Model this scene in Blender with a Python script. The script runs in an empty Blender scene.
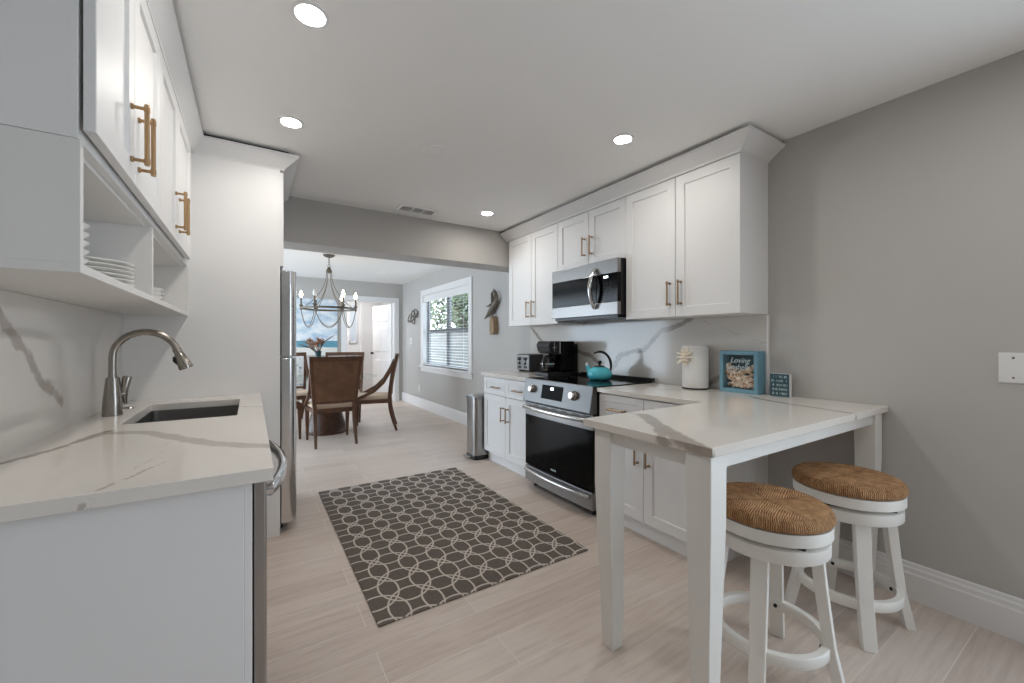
import bpy, bmesh, math, random
from mathutils import Vector, Matrix
random.seed(7)
SC = bpy.context.scene
COL = SC.collection
PI = math.pi

# ------------------------------------------------------------------ camera, sky, exposure
cam = bpy.data.cameras.new('camera')
cam.sensor_width = 36.0
cam.lens = 409.5 * 36 / 1024
cam.clip_start = 0.02
cam_o = bpy.data.objects.new('camera', cam)
cam_o.location = (0, 0, 1.2365)
cam_o.rotation_euler = (PI / 2, 0, -math.radians(32.46))
COL.objects.link(cam_o)
SC.camera = cam_o

SKY_STRENGTH = 4.1
CAN_STRENGTH = 138.0
w = bpy.data.worlds.new('sky')
SC.world = w
w.use_nodes = True
bgn = w.node_tree.nodes['Background']
bgn.inputs[0].default_value = (0.72, 0.86, 1.0, 1)
bgn.inputs[1].default_value = SKY_STRENGTH

SC.view_settings.view_transform = 'Standard'
SC.view_settings.look = 'None'
SC.view_settings.exposure = 0.68
SC.view_settings.gamma = 1.0
SC.view_settings.use_curve_mapping = False
SC.cycles.use_denoising = True
SC.cycles.max_bounces = 10
SC.cycles.diffuse_bounces = 6
SC.cycles.glossy_bounces = 5
SC.cycles.transparent_max_bounces = 16
SC.cycles.sample_clamp_indirect = 6.0
SC.cycles.caustics_reflective = False
SC.cycles.caustics_refractive = False


def portal(name, loc, rot, sx, sy):
    l = bpy.data.lights.new(name, 'AREA')
    l.shape = 'RECTANGLE'
    l.size = sx
    l.size_y = sy
    l.cycles.is_portal = True
    o = bpy.data.objects.new(name, l)
    o.location = loc
    o.rotation_euler = rot
    COL.objects.link(o)


portal('daylight_portal_window', (2.80, 6.30, 1.45), (0, PI / 2, 0), 1.3, 1.9)
portal('daylight_portal_rear_opening', (2.80, -1.0, 1.12), (0, PI / 2, 0), 2.05, 1.3)  # portal for the unseen opening placed behind the camera
portal('daylight_portal_dining', (-1.65, 6.3, 1.2), (0, -PI / 2, 0), 2.3, 3.8)  # portal for the unseen opening added in the dining left wall

# ------------------------------------------------------------------ materials


def lin(c):
    def f(v):
        v /= 255.0
        return v / 12.92 if v <= 0.04045 else ((v + 0.055) / 1.055) ** 2.4
    return (f(c[0]), f(c[1]), f(c[2]), 1)


class NT:
    """small node-tree writer"""

    def __init__(self, name):
        self.m = bpy.data.materials.new(name)
        self.m.use_nodes = True
        self.t = self.m.node_tree
        self.b = self.t.nodes['Principled BSDF']

    def n(self, typ, ins=None, **kw):
        nd = self.t.nodes.new(typ)
        for k, v in kw.items():
            setattr(nd, k, v)
        for k, v in (ins or {}).items():
            self.put(nd.inputs[k], v)
        return nd

    def put(self, sock, v):
        if isinstance(v, bpy.types.NodeSocket):
            self.t.links.new(v, sock)
        else:
            sock.default_value = v

    def math(self, op, a, b=0.0, c=None, clamp=False):
        nd = self.n('ShaderNodeMath', operation=op, use_clamp=clamp)
        self.put(nd.inputs[0], a)
        self.put(nd.inputs[1], b)
        if c is not None:
            self.put(nd.inputs[2], c)
        return nd.outputs[0]

    def vm(self, op, a, b=None, out=0):
        nd = self.n('ShaderNodeVectorMath', operation=op)
        self.put(nd.inputs[0], a)
        if b is not None:
            if op == 'SCALE':
                self.put(nd.inputs['Scale'], b)
            else:
                self.put(nd.inputs[1], b)
        return nd.outputs[out]

    def mix(self, f, a, b, mode='MIX'):
        nd = self.n('ShaderNodeMix', data_type='RGBA', blend_type=mode)
        self.put(nd.inputs[0], f)
        self.put(nd.inputs[6], a)
        self.put(nd.inputs[7], b)
        return nd.outputs[2]

    def pos(self):
        return self.n('ShaderNodeNewGeometry').outputs['Position']

    def obj(self):
        return self.n('ShaderNodeTexCoord').outputs['Object']

    def noise(self, vec, scale, detail=3, rough=0.5, out=0):
        nd = self.n('ShaderNodeTexNoise', {'Vector': vec, 'Scale': scale, 'Detail': detail, 'Roughness': rough})
        return nd.outputs[out]

    def ramp(self, f, stops):
        nd = self.n('ShaderNodeValToRGB')
        r = nd.color_ramp
        while len(r.elements) < len(stops):
            r.elements.new(0.5)
        for e, (p, c) in zip(r.elements, stops):
            e.position = p
            e.color = c
        self.put(nd.inputs[0], f)
        return nd.outputs[0]

    def smooth(self, v, a, b):
        nd = self.n('ShaderNodeMapRange', interpolation_type='SMOOTHSTEP')
        self.put(nd.inputs[0], v)
        nd.inputs[1].default_value = a
        nd.inputs[2].default_value = b
        nd.inputs[3].default_value = 1.0
        nd.inputs[4].default_value = 0.0
        return nd.outputs[0]

    def bump(self, h, strength=0.2, dist=0.002):
        nd = self.n('ShaderNodeBump', {'Height': h, 'Strength': strength, 'Distance': dist})
        self.t.links.new(nd.outputs[0], self.b.inputs['Normal'])

    def set(self, color=None, rough=None, metal=None, spec=None):
        if color is not None:
            self.put(self.b.inputs['Base Color'], color)
        if rough is not None:
            self.put(self.b.inputs['Roughness'], rough)
        if metal is not None:
            self.put(self.b.inputs['Metallic'], metal)
        if spec is not None:
            self.put(self.b.inputs['Specular IOR Level'], spec)
        return self.m


def paint(name, c, rough=0.5, var=0.03, scale=6.0, bump=0.0, bscale=180.0, metal=0.0, spec=0.5):
    a = NT(name)
    f = a.noise(a.obj(), scale, 4)
    l = lin(c)
    d = tuple(x * (1 - var * 2) for x in l[:3]) + (1,)
    col = a.mix(f, d, tuple(min(1, x * (1 + var * 2)) for x in l[:3]) + (1,))
    a.set(col, rough, metal, spec)
    if bump:
        a.bump(a.noise(a.obj(), bscale, 3), bump, 0.001)
    return a.m


def brushed(name, c, rough=0.3, axis=2, stretch=34.0):
    a = NT(name)
    s = [stretch, stretch, stretch]
    s[axis] = 1.5
    v = a.vm('MULTIPLY', a.obj(), tuple(s))
    f = a.noise(v, 3.0, 3)
    l = lin(c)
    col = a.mix(f, tuple(x * 0.93 for x in l[:3]) + (1,), l)
    a.set(col, a.math('MULTIPLY_ADD', f, 0.08, rough - 0.04), 1.0)
    return a.m


def emit(name, c, s):
    a = NT(name)
    a.set(lin(c), 0.4)
    a.b.inputs['Emission Color'].default_value = lin(c)
    a.b.inputs['Emission Strength'].default_value = s
    return a.m


def quartz(name, groups, base=(228, 222, 215), vein=(158, 149, 140)):
    """groups: (points, half width, strength)"""
    a = NT(name)
    p = a.pos()
    nz = a.noise(p, 9.0, 5, 0.6, 1)
    off = a.vm('SCALE', a.vm('SUBTRACT', nz, (0.5, 0.5, 0.5)), 0.055)
    nz2 = a.noise(p, 45.0, 4, 0.6, 1)
    off2 = a.vm('SCALE', a.vm('SUBTRACT', nz2, (0.5, 0.5, 0.5)), 0.018)
    q = a.vm('ADD', a.vm('ADD', p, off), off2)
    total = None
    for pts, hw, st in groups:
        dmin = None
        for A, B in zip(pts[:-1], pts[1:]):
            A = Vector(A)
            B = Vector(B)
            ba = B - A
            pa = a.vm('SUBTRACT', q, tuple(A))
            h = a.math('MULTIPLY', a.vm('DOT_PRODUCT', pa, tuple(ba), 1), 1.0 / ba.length_squared, clamp=True)
            bh = a.n('ShaderNodeVectorMath', operation='SCALE')
            bh.inputs[0].default_value = tuple(ba)
            a.put(bh.inputs['Scale'], h)
            d = a.vm('LENGTH', a.vm('SUBTRACT', pa, bh.outputs[0]), None, 1)
            dmin = d if dmin is None else a.math('MINIMUM', dmin, d)
        mk = a.math('MULTIPLY', a.smooth(dmin, hw * 0.65, hw * 1.15), st)
        total = mk if total is None else a.math('MAXIMUM', total, mk)
    mott = a.noise(p, 22.0, 5, 0.65)
    vcol = a.mix(mott, lin((vein[0] - 26, vein[1] - 27, vein[2] - 28)), lin((vein[0] + 22, vein[1] + 20, vein[2] + 18)))
    cloud = a.noise(p, 2.4, 4)
    bcol = a.mix(cloud, lin(tuple(v - 7 for v in base)), lin(tuple(min(255, v + 5) for v in base)))
    a.set(a.mix(total, bcol, vcol), 0.12)
    return a.m


M = {}
M['wall'] = paint('greige_wall_paint', (186, 183, 179), 0.85, 0.01, 3.0, 0.12)
M['ceiling'] = paint('white_ceiling_paint', (243, 242, 240), 0.9, 0.005, 3.0, 0.1)
M['white'] = paint('white_cabinet_lacquer', (229, 228, 227), 0.45, 0.01, 4.0, spec=0.35)
M['inside'] = paint('white_cabinet_melamine', (224, 222, 219), 0.5, 0.01, 4.0)
M['trim'] = paint('white_trim_paint', (230, 229, 228), 0.4, 0.01, 4.0)
M['white_wood'] = paint('white_painted_wood', (231, 228, 222), 0.42, 0.02, 9.0, 0.08, 60)
M['table_white'] = paint('white_painted_table_wood', (230, 228, 223), 0.4, 0.015, 8.0, 0.05, 60)
M['black'] = paint('black_plastic', (22, 22, 23), 0.35, 0.05)
M['black_gloss'] = paint('black_gloss_glass', (8, 8, 9), 0.10, 0.02, spec=0.18)
M['dark'] = paint('dark_grey_metal', (52, 50, 49), 0.45, 0.05, metal=0.6)
M['steel'] = brushed('brushed_stainless_steel', (150, 148, 146), 0.36, 1)
M['steel_v'] = brushed('brushed_stainless_steel_vertical', (170, 167, 164), 0.30, 2)
M['steel_dark'] = brushed('dark_stainless_steel', (122, 121, 120), 0.42, 1)
M['chrome'] = paint('polished_chrome', (215, 215, 216), 0.12, 0.01, metal=1.0)
M['nickel'] = brushed('brushed_nickel', (172, 165, 157), 0.26, 2)
M['steel_bright'] = brushed('bright_stainless_steel', (206, 204, 202), 0.24, 1)
M['steel_door'] = brushed('fridge_door_steel', (214, 212, 210), 0.2, 2)
M['gold'] = brushed('champagne_gold_metal', (184, 152, 114), 0.36, 2)
M['bronze'] = brushed('champagne_bronze_metal', (168, 140, 112), 0.34, 2)
M['gap'] = paint('painted_shade_dark', (34, 33, 32), 0.9, 0.02)  # dark colour standing in for shade above the crowns and behind the vent
M['kick'] = paint('toe_kick_paint', (206, 202, 197), 0.5, 0.01)
M['china'] = paint('white_glazed_china', (238, 236, 232), 0.15, 0.01)
M['teal'] = paint('turquoise_enamel', (92, 200, 216), 0.12, 0.03)
M['paper'] = paint('white_paper_towel', (236, 235, 233), 0.9, 0.02, 20, 0.3, 120)
M['cream'] = paint('cream_seat_fabric', (208, 186, 164), 0.9, 0.05, 60, 0.3, 300)
M['shellwhite'] = paint('white_shell_petals', (240, 230, 215), 0.5, 0.05, 30)
M['bluewood'] = paint('blue_painted_frame_wood', (112, 156, 174), 0.55, 0.06, 30, 0.2, 90)
M['tealdark'] = paint('dark_teal_painted_board', (46, 82, 92), 0.6, 0.05, 30)
M['display_face'] = paint('dark_display_panel', (16, 17, 19), 0.6, 0.02, spec=0.12)
M['lettering'] = paint('pale_lettering_paint', (206, 222, 224), 0.6, 0.02)
M['iron'] = paint('aged_iron', (112, 104, 94), 0.6, 0.15, 20, metal=0.35)
M['chand'] = paint('weathered_bronze_finish', (104, 96, 86), 0.5, 0.12, 20, metal=0.5)
M['bead'] = paint('grey_wood_beads', (124, 116, 106), 0.6, 0.12, 40, 0.3, 80)
M['candle'] = paint('ivory_candle_sleeve', (220, 212, 196), 0.5, 0.03)
M['bulb'] = emit('lit_candle_bulb', (255, 224, 178), 22.0)
M['lens'] = emit('lit_downlight_lens', (255, 250, 243), CAN_STRENGTH)
M['hall_fill_lens'] = emit('lit_hall_fill_lens', (248, 250, 255), 60.0)  # glow of the added, unseen hall lamp
M['display'] = emit('lit_display_digits', (225, 240, 255), 2.5)
M['driftwood'] = paint('driftwood', (150, 128, 102), 0.8, 0.15, 20, 0.4, 60)
M['grass'] = paint('lawn_ground', (92, 104, 66), 0.95, 0.2, 8)
M['sash'] = paint('bronze_window_sash', (104, 106, 108), 0.45, 0.03)
M['blind'] = paint('white_blind_slat', (224, 226, 228), 0.5, 0.02)
M['vase'] = paint('dark_teal_glass_vase', (34, 66, 70), 0.1, 0.05)
M['flower_peach'] = paint('dried_peach_petals', (190, 142, 116), 0.85, 0.15, 60)
M['flower_tan'] = paint('dried_tan_plume', (176, 150, 132), 0.9, 0.15, 60)
M['leaf_dry'] = paint('dried_leaf', (112, 92, 70), 0.8, 0.15, 30)


def glass(name, tint=(1, 1, 1, 1), refl=0.08):
    a = NT(name)
    tr = a.n('ShaderNodeBsdfTransparent', {'Color': tint})
    gl = a.n('ShaderNodeBsdfGlossy', {'Roughness': 0.03})
    fr = a.n('ShaderNodeFresnel', {'IOR': 1.45})
    mx = a.n('ShaderNodeMixShader')
    bf = a.n('ShaderNodeNewGeometry').outputs['Backfacing']
    a.put(mx.inputs[0], a.math('MULTIPLY', a.math('MULTIPLY_ADD', fr.outputs[0], 0.6, refl * 0.2), a.math('SUBTRACT', 1.0, bf)))
    a.t.links.new(tr.outputs[0], mx.inputs[1])
    a.t.links.new(gl.outputs[0], mx.inputs[2])
    a.t.links.new(mx.outputs[0], a.t.nodes['Material Output'].inputs[0])
    return a.m


M['glass'] = glass('clear_window_glass')
M['table_glass'] = glass('clear_table_glass', (0.95, 0.98, 0.97, 1), 0.2)
M['carafe'] = glass('smoked_carafe_glass', (0.35, 0.35, 0.36, 1), 0.3)


def floor_mat():
    a = NT('pale_wood_look_plank_floor')
    p = a.pos()
    v = a.vm('ADD', p, (0.35, -0.416 + 0.178 * 40, 0.0))
    br = a.n('ShaderNodeTexBrick', {'Vector': v, 'Scale': 1.0, 'Mortar Size': 0.0026, 'Mortar Smooth': 0.3, 'Bias': 0.0,
                                    'Brick Width': 1.22, 'Row Height': 0.178}, offset=0.37, offset_frequency=2)
    br.inputs['Color1'].default_value = (0, 0, 0, 1)
    br.inputs['Color2'].default_value = (1, 1, 1, 1)
    br.inputs['Mortar'].default_value = (0.5, 0.5, 0.5, 1)
    gv = a.vm('MULTIPLY', p, (1.6, 22.0, 1.0))
    warp = a.vm('SCALE', a.noise(p, 3.0, 3, 0.5, 1), 0.6)
    g = a.noise(a.vm('ADD', gv, warp), 2.2, 6, 0.62)
    g2 = a.noise(a.vm('MULTIPLY', p, (3.0, 90.0, 1.0)), 2.0, 3, 0.5)
    base = a.mix(br.outputs['Color'], lin((194, 177, 165)), lin((220, 208, 198)))
    grain = a.ramp(g, [(0.30, lin((182, 164, 152))), (0.52, lin((211, 196, 185))), (0.75, lin((221, 208, 198)))])
    c = a.mix(0.55, base, grain)
    c = a.mix(a.math('MULTIPLY', g2, 0.18), c, lin((172, 153, 141)))
    c = a.mix(br.outputs['Fac'], c, lin((218, 207, 197)))
    a.set(c, a.math('MULTIPLY_ADD', g, 0.15, 0.36))
    a.bump(a.math('SUBTRACT', a.math('MULTIPLY', g, 0.3), br.outputs['Fac']), 0.15, 0.0015)
    return a.m


M['floor'] = floor_mat()


def rug_mat():
    a = NT('interlocking_ring_rug_weave')
    p = a.obj()
    u = a.vm('MULTIPLY', a.vm('ADD', p, (0.61 + 0.05, 0.935 + 0.03, 0.0)), (1 / 0.1627, 1 / 0.187, 0.0))
    cell = a.vm('SUBTRACT', a.vm('FRACTION', u), (0.5, 0.5, 0.0))
    dm = None
    for i in (-1, 0, 1):
        for j in (-1, 0, 1):
            d = a.vm('LENGTH', a.vm('SUBTRACT', cell, (i, j, 0.0)), None, 1)
            e = a.math('ABSOLUTE', a.math('SUBTRACT', d, 0.785))
            dm = e if dm is None else a.math('MINIMUM', dm, e)
    wv = a.n('ShaderNodeTexNoise', {'Vector': p, 'Scale': 190.0, 'Detail': 2})
    dm2 = a.math('ADD', dm, a.math('MULTIPLY_ADD', wv.outputs[0], 0.03, -0.015))
    mk = a.smooth(dm2, 0.016, 0.038)
    vx = a.math('SINE', a.math('MULTIPLY', a.n('ShaderNodeSeparateXYZ', {0: p}).outputs[0], 900))
    vy = a.math('SINE', a.math('MULTIPLY', a.n('ShaderNodeSeparateXYZ', {0: p}).outputs[1], 900))
    wvv = a.math('MULTIPLY', vx, vy)
    dark = a.mix(a.noise(p, 60, 4), lin((96, 88, 82)), lin((118, 109, 102)))
    light = a.mix(wv.outputs[0], lin((190, 181, 171)), lin((218, 210, 200)))
    a.set(a.mix(mk, dark, light), 0.95, spec=0.1)
    a.bump(a.math('ADD', a.math('MULTIPLY', wvv, 0.4), mk), 0.5, 0.003)
    return a.m


M['rug'] = rug_mat()


def rush_mat():
    """woven rush: strands run at right angles to the four seat edges, four sectors meeting on the diagonals"""
    a = NT('woven_rush_seat')
    p = a.obj()
    s = a.n('ShaderNodeSeparateXYZ', {0: p})
    ax = a.math('ABSOLUTE', s.outputs[0])
    ay = a.math('ABSOLUTE', s.outputs[1])
    sel = a.math('GREATER_THAN', ax, ay)
    along = a.mix(sel, s.outputs[0], s.outputs[1])
    strand = a.n('ShaderNodeSeparateColor', {0: along}).outputs[0]
    nz = a.noise(p, 30, 3)
    st = a.math('SINE', a.math('ADD', a.math('MULTIPLY', strand, 820.0), a.math('MULTIPLY', nz, 12.0)))
    big = a.noise(a.vm('MULTIPLY', p, (1, 1, 0.4)), 26, 5, 0.7)
    seam = a.smooth(a.math('ABSOLUTE', a.math('SUBTRACT', ax, ay)), 0.001, 0.012)
    c = a.ramp(a.math('ADD', a.math('MULTIPLY', st, 0.24), big), [(0.16, lin((116, 74, 40))), (0.46, lin((204, 148, 98))), (0.8, lin((238, 198, 152)))])
    c = a.mix(a.math('MULTIPLY', seam, 0.35), c, lin((120, 84, 54)))
    a.set(c, 0.75, spec=0.3)
    a.bump(a.math('ADD', st, big), 0.8, 0.003)
    return a.m


def rush_side_mat():
    a = NT('wrapped_rush_edge')
    p = a.obj()
    s = a.n('ShaderNodeSeparateXYZ', {0: p})
    th = a.math('ARCTAN2', s.outputs[1], s.outputs[0])
    nz = a.noise(p, 60, 4, 0.7)
    st = a.math('SINE', a.math('ADD', a.math('MULTIPLY', th, 190.0), a.math('MULTIPLY', nz, 12.0)))
    big = a.noise(a.vm('MULTIPLY', p, (1, 1, 0.25)), 60, 5, 0.7)
    c = a.ramp(a.math('ADD', a.math('MULTIPLY', st, 0.22), big), [(0.16, lin((100, 60, 30))), (0.48, lin((198, 142, 92))), (0.85, lin((238, 200, 152)))])
    a.set(c, 0.75, spec=0.3)
    a.bump(st, 1.0, 0.003)
    return a.m


M['rush'] = rush_mat()
M['rush_side'] = rush_side_mat()


def wood_mat(name, d, l, axis=2):
    a = NT(name)
    s = [26, 26, 26]
    s[axis] = 3
    g = a.noise(a.vm('MULTIPLY', a.obj(), tuple(s)), 2.0, 5, 0.6)
    a.set(a.ramp(g, [(0.3, lin(d)), (0.7, lin(l))]), 0.35)
    return a.m


M['brown'] = wood_mat('dark_brown_chair_wood', (66, 42, 28), (104, 70, 48))
M['brown_dark'] = wood_mat('dark_pedestal_wood', (58, 36, 24), (92, 60, 40))


def cane_mat():
    a = NT('woven_brown_cane')
    p = a.obj()
    s = a.n('ShaderNodeSeparateXYZ', {0: p})
    x = a.math('SINE', a.math('MULTIPLY', s.outputs[0], 520))
    z = a.math('SINE', a.math('MULTIPLY', s.outputs[2], 520))
    ck = a.math('MULTIPLY', x, z)
    f = a.math('ADD', a.math('MULTIPLY', ck, 0.25), a.noise(p, 8, 3))
    a.set(a.ramp(f, [(0.25, lin((84, 56, 37))), (0.75, lin((124, 86, 59)))]), 0.5)
    a.bump(ck, 0.4, 0.002)
    return a.m


M['cane'] = cane_mat()


def floral_mat():
    a = NT('blue_and_white_floral_fabric')
    p = a.obj()
    n = a.noise(p, 15.0, 3, 0.6)
    v = a.n('ShaderNodeTexVoronoi', {'Vector': p, 'Scale': 14.0}).outputs[0]
    f = a.math('ADD', n, a.math('MULTIPLY', v, 0.35))
    c = a.ramp(f, [(0.42, lin((58, 74, 94))), (0.55, lin((150, 168, 186))), (0.62, lin((222, 224, 224))), (0.9, lin((234, 232, 228)))])
    a.set(c, 0.9)
    return a.m


M['floral'] = floral_mat()


def seascape_mat():
    a = NT('painted_seascape_canvas')
    p = a.pos()
    s = a.n('ShaderNodeSeparateXYZ', {0: p})
    z = s.outputs[2]
    h = a.math('MULTIPLY_ADD', z, 1 / 1.06, -0.98 / 1.06)
    cl = a.noise(a.vm('MULTIPLY', p, (1.0, 1.0, 2.2)), 2.6, 6, 0.62)
    sky = a.ramp(cl, [(0.34, lin((142, 176, 202))), (0.46, lin((196, 212, 224))), (0.58, lin((232, 235, 238)))])
    rip = a.noise(a.vm('MULTIPLY', p, (2.0, 1.0, 22.0)), 2.0, 4)
    sea = a.mix(rip, lin((62, 122, 148)), lin((118, 172, 186)))
    sand = a.mix(a.noise(a.vm('MULTIPLY', p, (1.5, 1, 12)), 2, 4), lin((206, 204, 196)), lin((232, 230, 224)))
    jit = a.math('MULTIPLY_ADD', a.noise(p, 5, 3), 0.05, -0.025)
    hz = a.math('ADD', h, jit)
    c = a.mix(a.math('GREATER_THAN', h, 0.255), sea, sky)
    c = a.mix(a.smooth(hz, 0.13, 0.15), c, sand)
    a.set(c, 0.7)
    return a.m


M['seascape'] = seascape_mat()


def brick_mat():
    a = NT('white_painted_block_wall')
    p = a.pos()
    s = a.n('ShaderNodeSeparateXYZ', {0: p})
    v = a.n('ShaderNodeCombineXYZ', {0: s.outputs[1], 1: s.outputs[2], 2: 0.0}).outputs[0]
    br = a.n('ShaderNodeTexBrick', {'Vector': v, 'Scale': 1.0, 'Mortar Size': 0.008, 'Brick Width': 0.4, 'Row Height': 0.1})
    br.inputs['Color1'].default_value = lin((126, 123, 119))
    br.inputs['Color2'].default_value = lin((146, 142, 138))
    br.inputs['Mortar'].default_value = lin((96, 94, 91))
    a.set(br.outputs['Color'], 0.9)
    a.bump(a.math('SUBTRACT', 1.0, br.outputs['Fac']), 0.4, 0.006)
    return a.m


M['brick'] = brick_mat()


def leaf_mat(name, d, l):
    a = NT(name)
    n = a.noise(a.pos(), 5, 4)
    a.set(a.ramp(n, [(0.3, lin(d)), (0.7, lin(l))]), 0.6)
    return a.m


M['leaf1'] = leaf_mat('green_leaves', (56, 68, 40), (112, 124, 84))
M['leaf2'] = leaf_mat('olive_leaves', (78, 84, 62), (146, 148, 118))
M['bark'] = paint('grey_bark', (104, 92, 80), 0.9, 0.15, 20, 0.5, 40)


def shells_mat():
    a = NT('assorted_seashells')
    n = a.n('ShaderNodeTexVoronoi', {'Vector': a.obj(), 'Scale': 60.0})
    c = a.ramp(n.outputs['Color'], [(0.12, lin((164, 122, 98))), (0.4, lin((222, 190, 160))), (0.7, lin((244, 230, 212)))])
    a.set(c, 0.5)
    return a.m


M['shells'] = shells_mat()

# quartz slabs; the veins are laid out in room coordinates
M['q_left'] = quartz('quartz_left_counter', [
    ([(-0.60, 1.58, .915), (-0.52, 1.69, .915), (-0.492, 1.792, .915), (-0.455, 1.93, .915), (-0.43, 2.02, .915)], 0.016, 0.95),
    ([(-0.447, 1.93, .915), (-0.43, 1.985, .915), (-0.313, 1.914, .915), (-0.195, 1.735, .915), (-0.083, 1.57, .915), (0.06, 1.455, .915)], 0.028, 0.6),
    ([(-0.40, 2.60, .915), (-0.241, 2.62, .915), (-0.048, 2.42, .915), (0.06, 2.357, .915)], 0.010, 0.55),
    ([(-0.18, 1.42, .915), (-0.25, 1.30, .915), (-0.285, 1.225, .915), (-0.295, 1.206, .90), (-0.31, 1.206, .87)], 0.006, 0.6),
    ([(-0.218, 1.72, .915), (-0.225, 1.482, .915), (-0.25, 1.38, .915)], 0.003, 0.35),
    ([(-0.45, 2.85, .915), (-0.20, 2.80, .915), (-0.1, 2.86, .915)], 0.008, 0.5)])
M['q_left_wall'] = quartz('quartz_left_backsplash', [
    ([(-.606, 1.60, 1.38), (-.606, 1.771, 1.272), (-.606, 1.869, 1.215), (-.606, 1.981, 1.105), (-.606, 2.159, 1.019)], 0.027, 0.85),
    ([(-.606, 2.159, 1.01), (-.606, 2.35, 0.93)], 0.006, 0.5),
    ([(-.606, 2.10, 1.40), (-.606, 2.30, 1.36), (-.606, 2.50, 1.35), (-.606, 2.70, 1.27), (-.606, 2.95, 1.25)], 0.006, 0.5),
    ([(-.606, 2.35, 1.36), (-.606, 2.62, 1.375), (-.606, 2.80, 1.33)], 0.004, 0.45)], (214, 209, 203))
M['q_right_wall'] = quartz('quartz_range_backsplash', [
    ([(2.66, 3.83, 1.42), (2.66, 3.70, 1.33), (2.66, 3.566, 1.226), (2.66, 3.268, 1.18), (2.66, 3.009, 1.145), (2.66, 2.795, 1.098), (2.66, 2.70, 1.03)], 0.021, 1.0),
    ([(2.66, 2.62, 0.935), (2.66, 2.541, 1.01), (2.66, 2.453, 1.121), (2.66, 2.33, 1.155), (2.66, 2.221, 1.168), (2.66, 2.128, 1.229), (2.66, 2.044, 1.325), (2.66, 1.94, 1.335), (2.66, 1.85, 1.372), (2.66, 1.781, 1.41)], 0.021, 1.0),
    ([(2.66, 1.758, 0.90), (2.66, 1.667, 0.935), (2.66, 1.588, 0.985), (2.66, 1.45, 1.03)], 0.018, 0.9),
    ([(2.66, 2.246, 1.07), (2.66, 2.10, 0.998), (2.66, 1.982, 0.95), (2.66, 1.80, 0.93)], 0.003, 0.5),
    ([(2.66, 1.72, 1.395), (2.66, 1.506, 1.312), (2.66, 1.377, 1.246), (2.66, 1.27, 1.215)], 0.003, 0.5)], (206, 201, 195))
M['q_right'] = quartz('quartz_peninsula_counter', [
    ([(1.424, 1.33, .915), (1.45, 1.20, .915), (1.36, 1.08, .915)], 0.010, 0.7),
    ([(1.45, 1.20, .915), (1.33, 1.04, .915), (1.24, 0.90, .915), (1.172, 0.80, .915), (1.165, 0.74, .895)], 0.034, 0.85),
    ([(1.36, 1.08, .915), (1.25, 0.97, .915), (1.165, 0.88, .90)], 0.022, 0.8),
    ([(2.48, 1.30, .915), (2.366, 1.117, .915), (2.31, 0.898, .915), (2.272, 0.746, .915), (2.262, 0.713, .89)], 0.018, 0.75),
    ([(2.08, 2.02, .915), (2.177, 1.907, .915), (2.411, 1.684, .915), (2.6, 1.45, .915)], 0.010, 0.6)], (227, 221, 213))
M['q_back'] = quartz('quartz_counter_left_of_range', [
    ([(2.2, 3.9, .915), (2.4, 3.5, .915), (2.65, 3.3, .915)], 0.012, 0.5)], (227, 221, 213))

# ------------------------------------------------------------------ mesh builder


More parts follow.
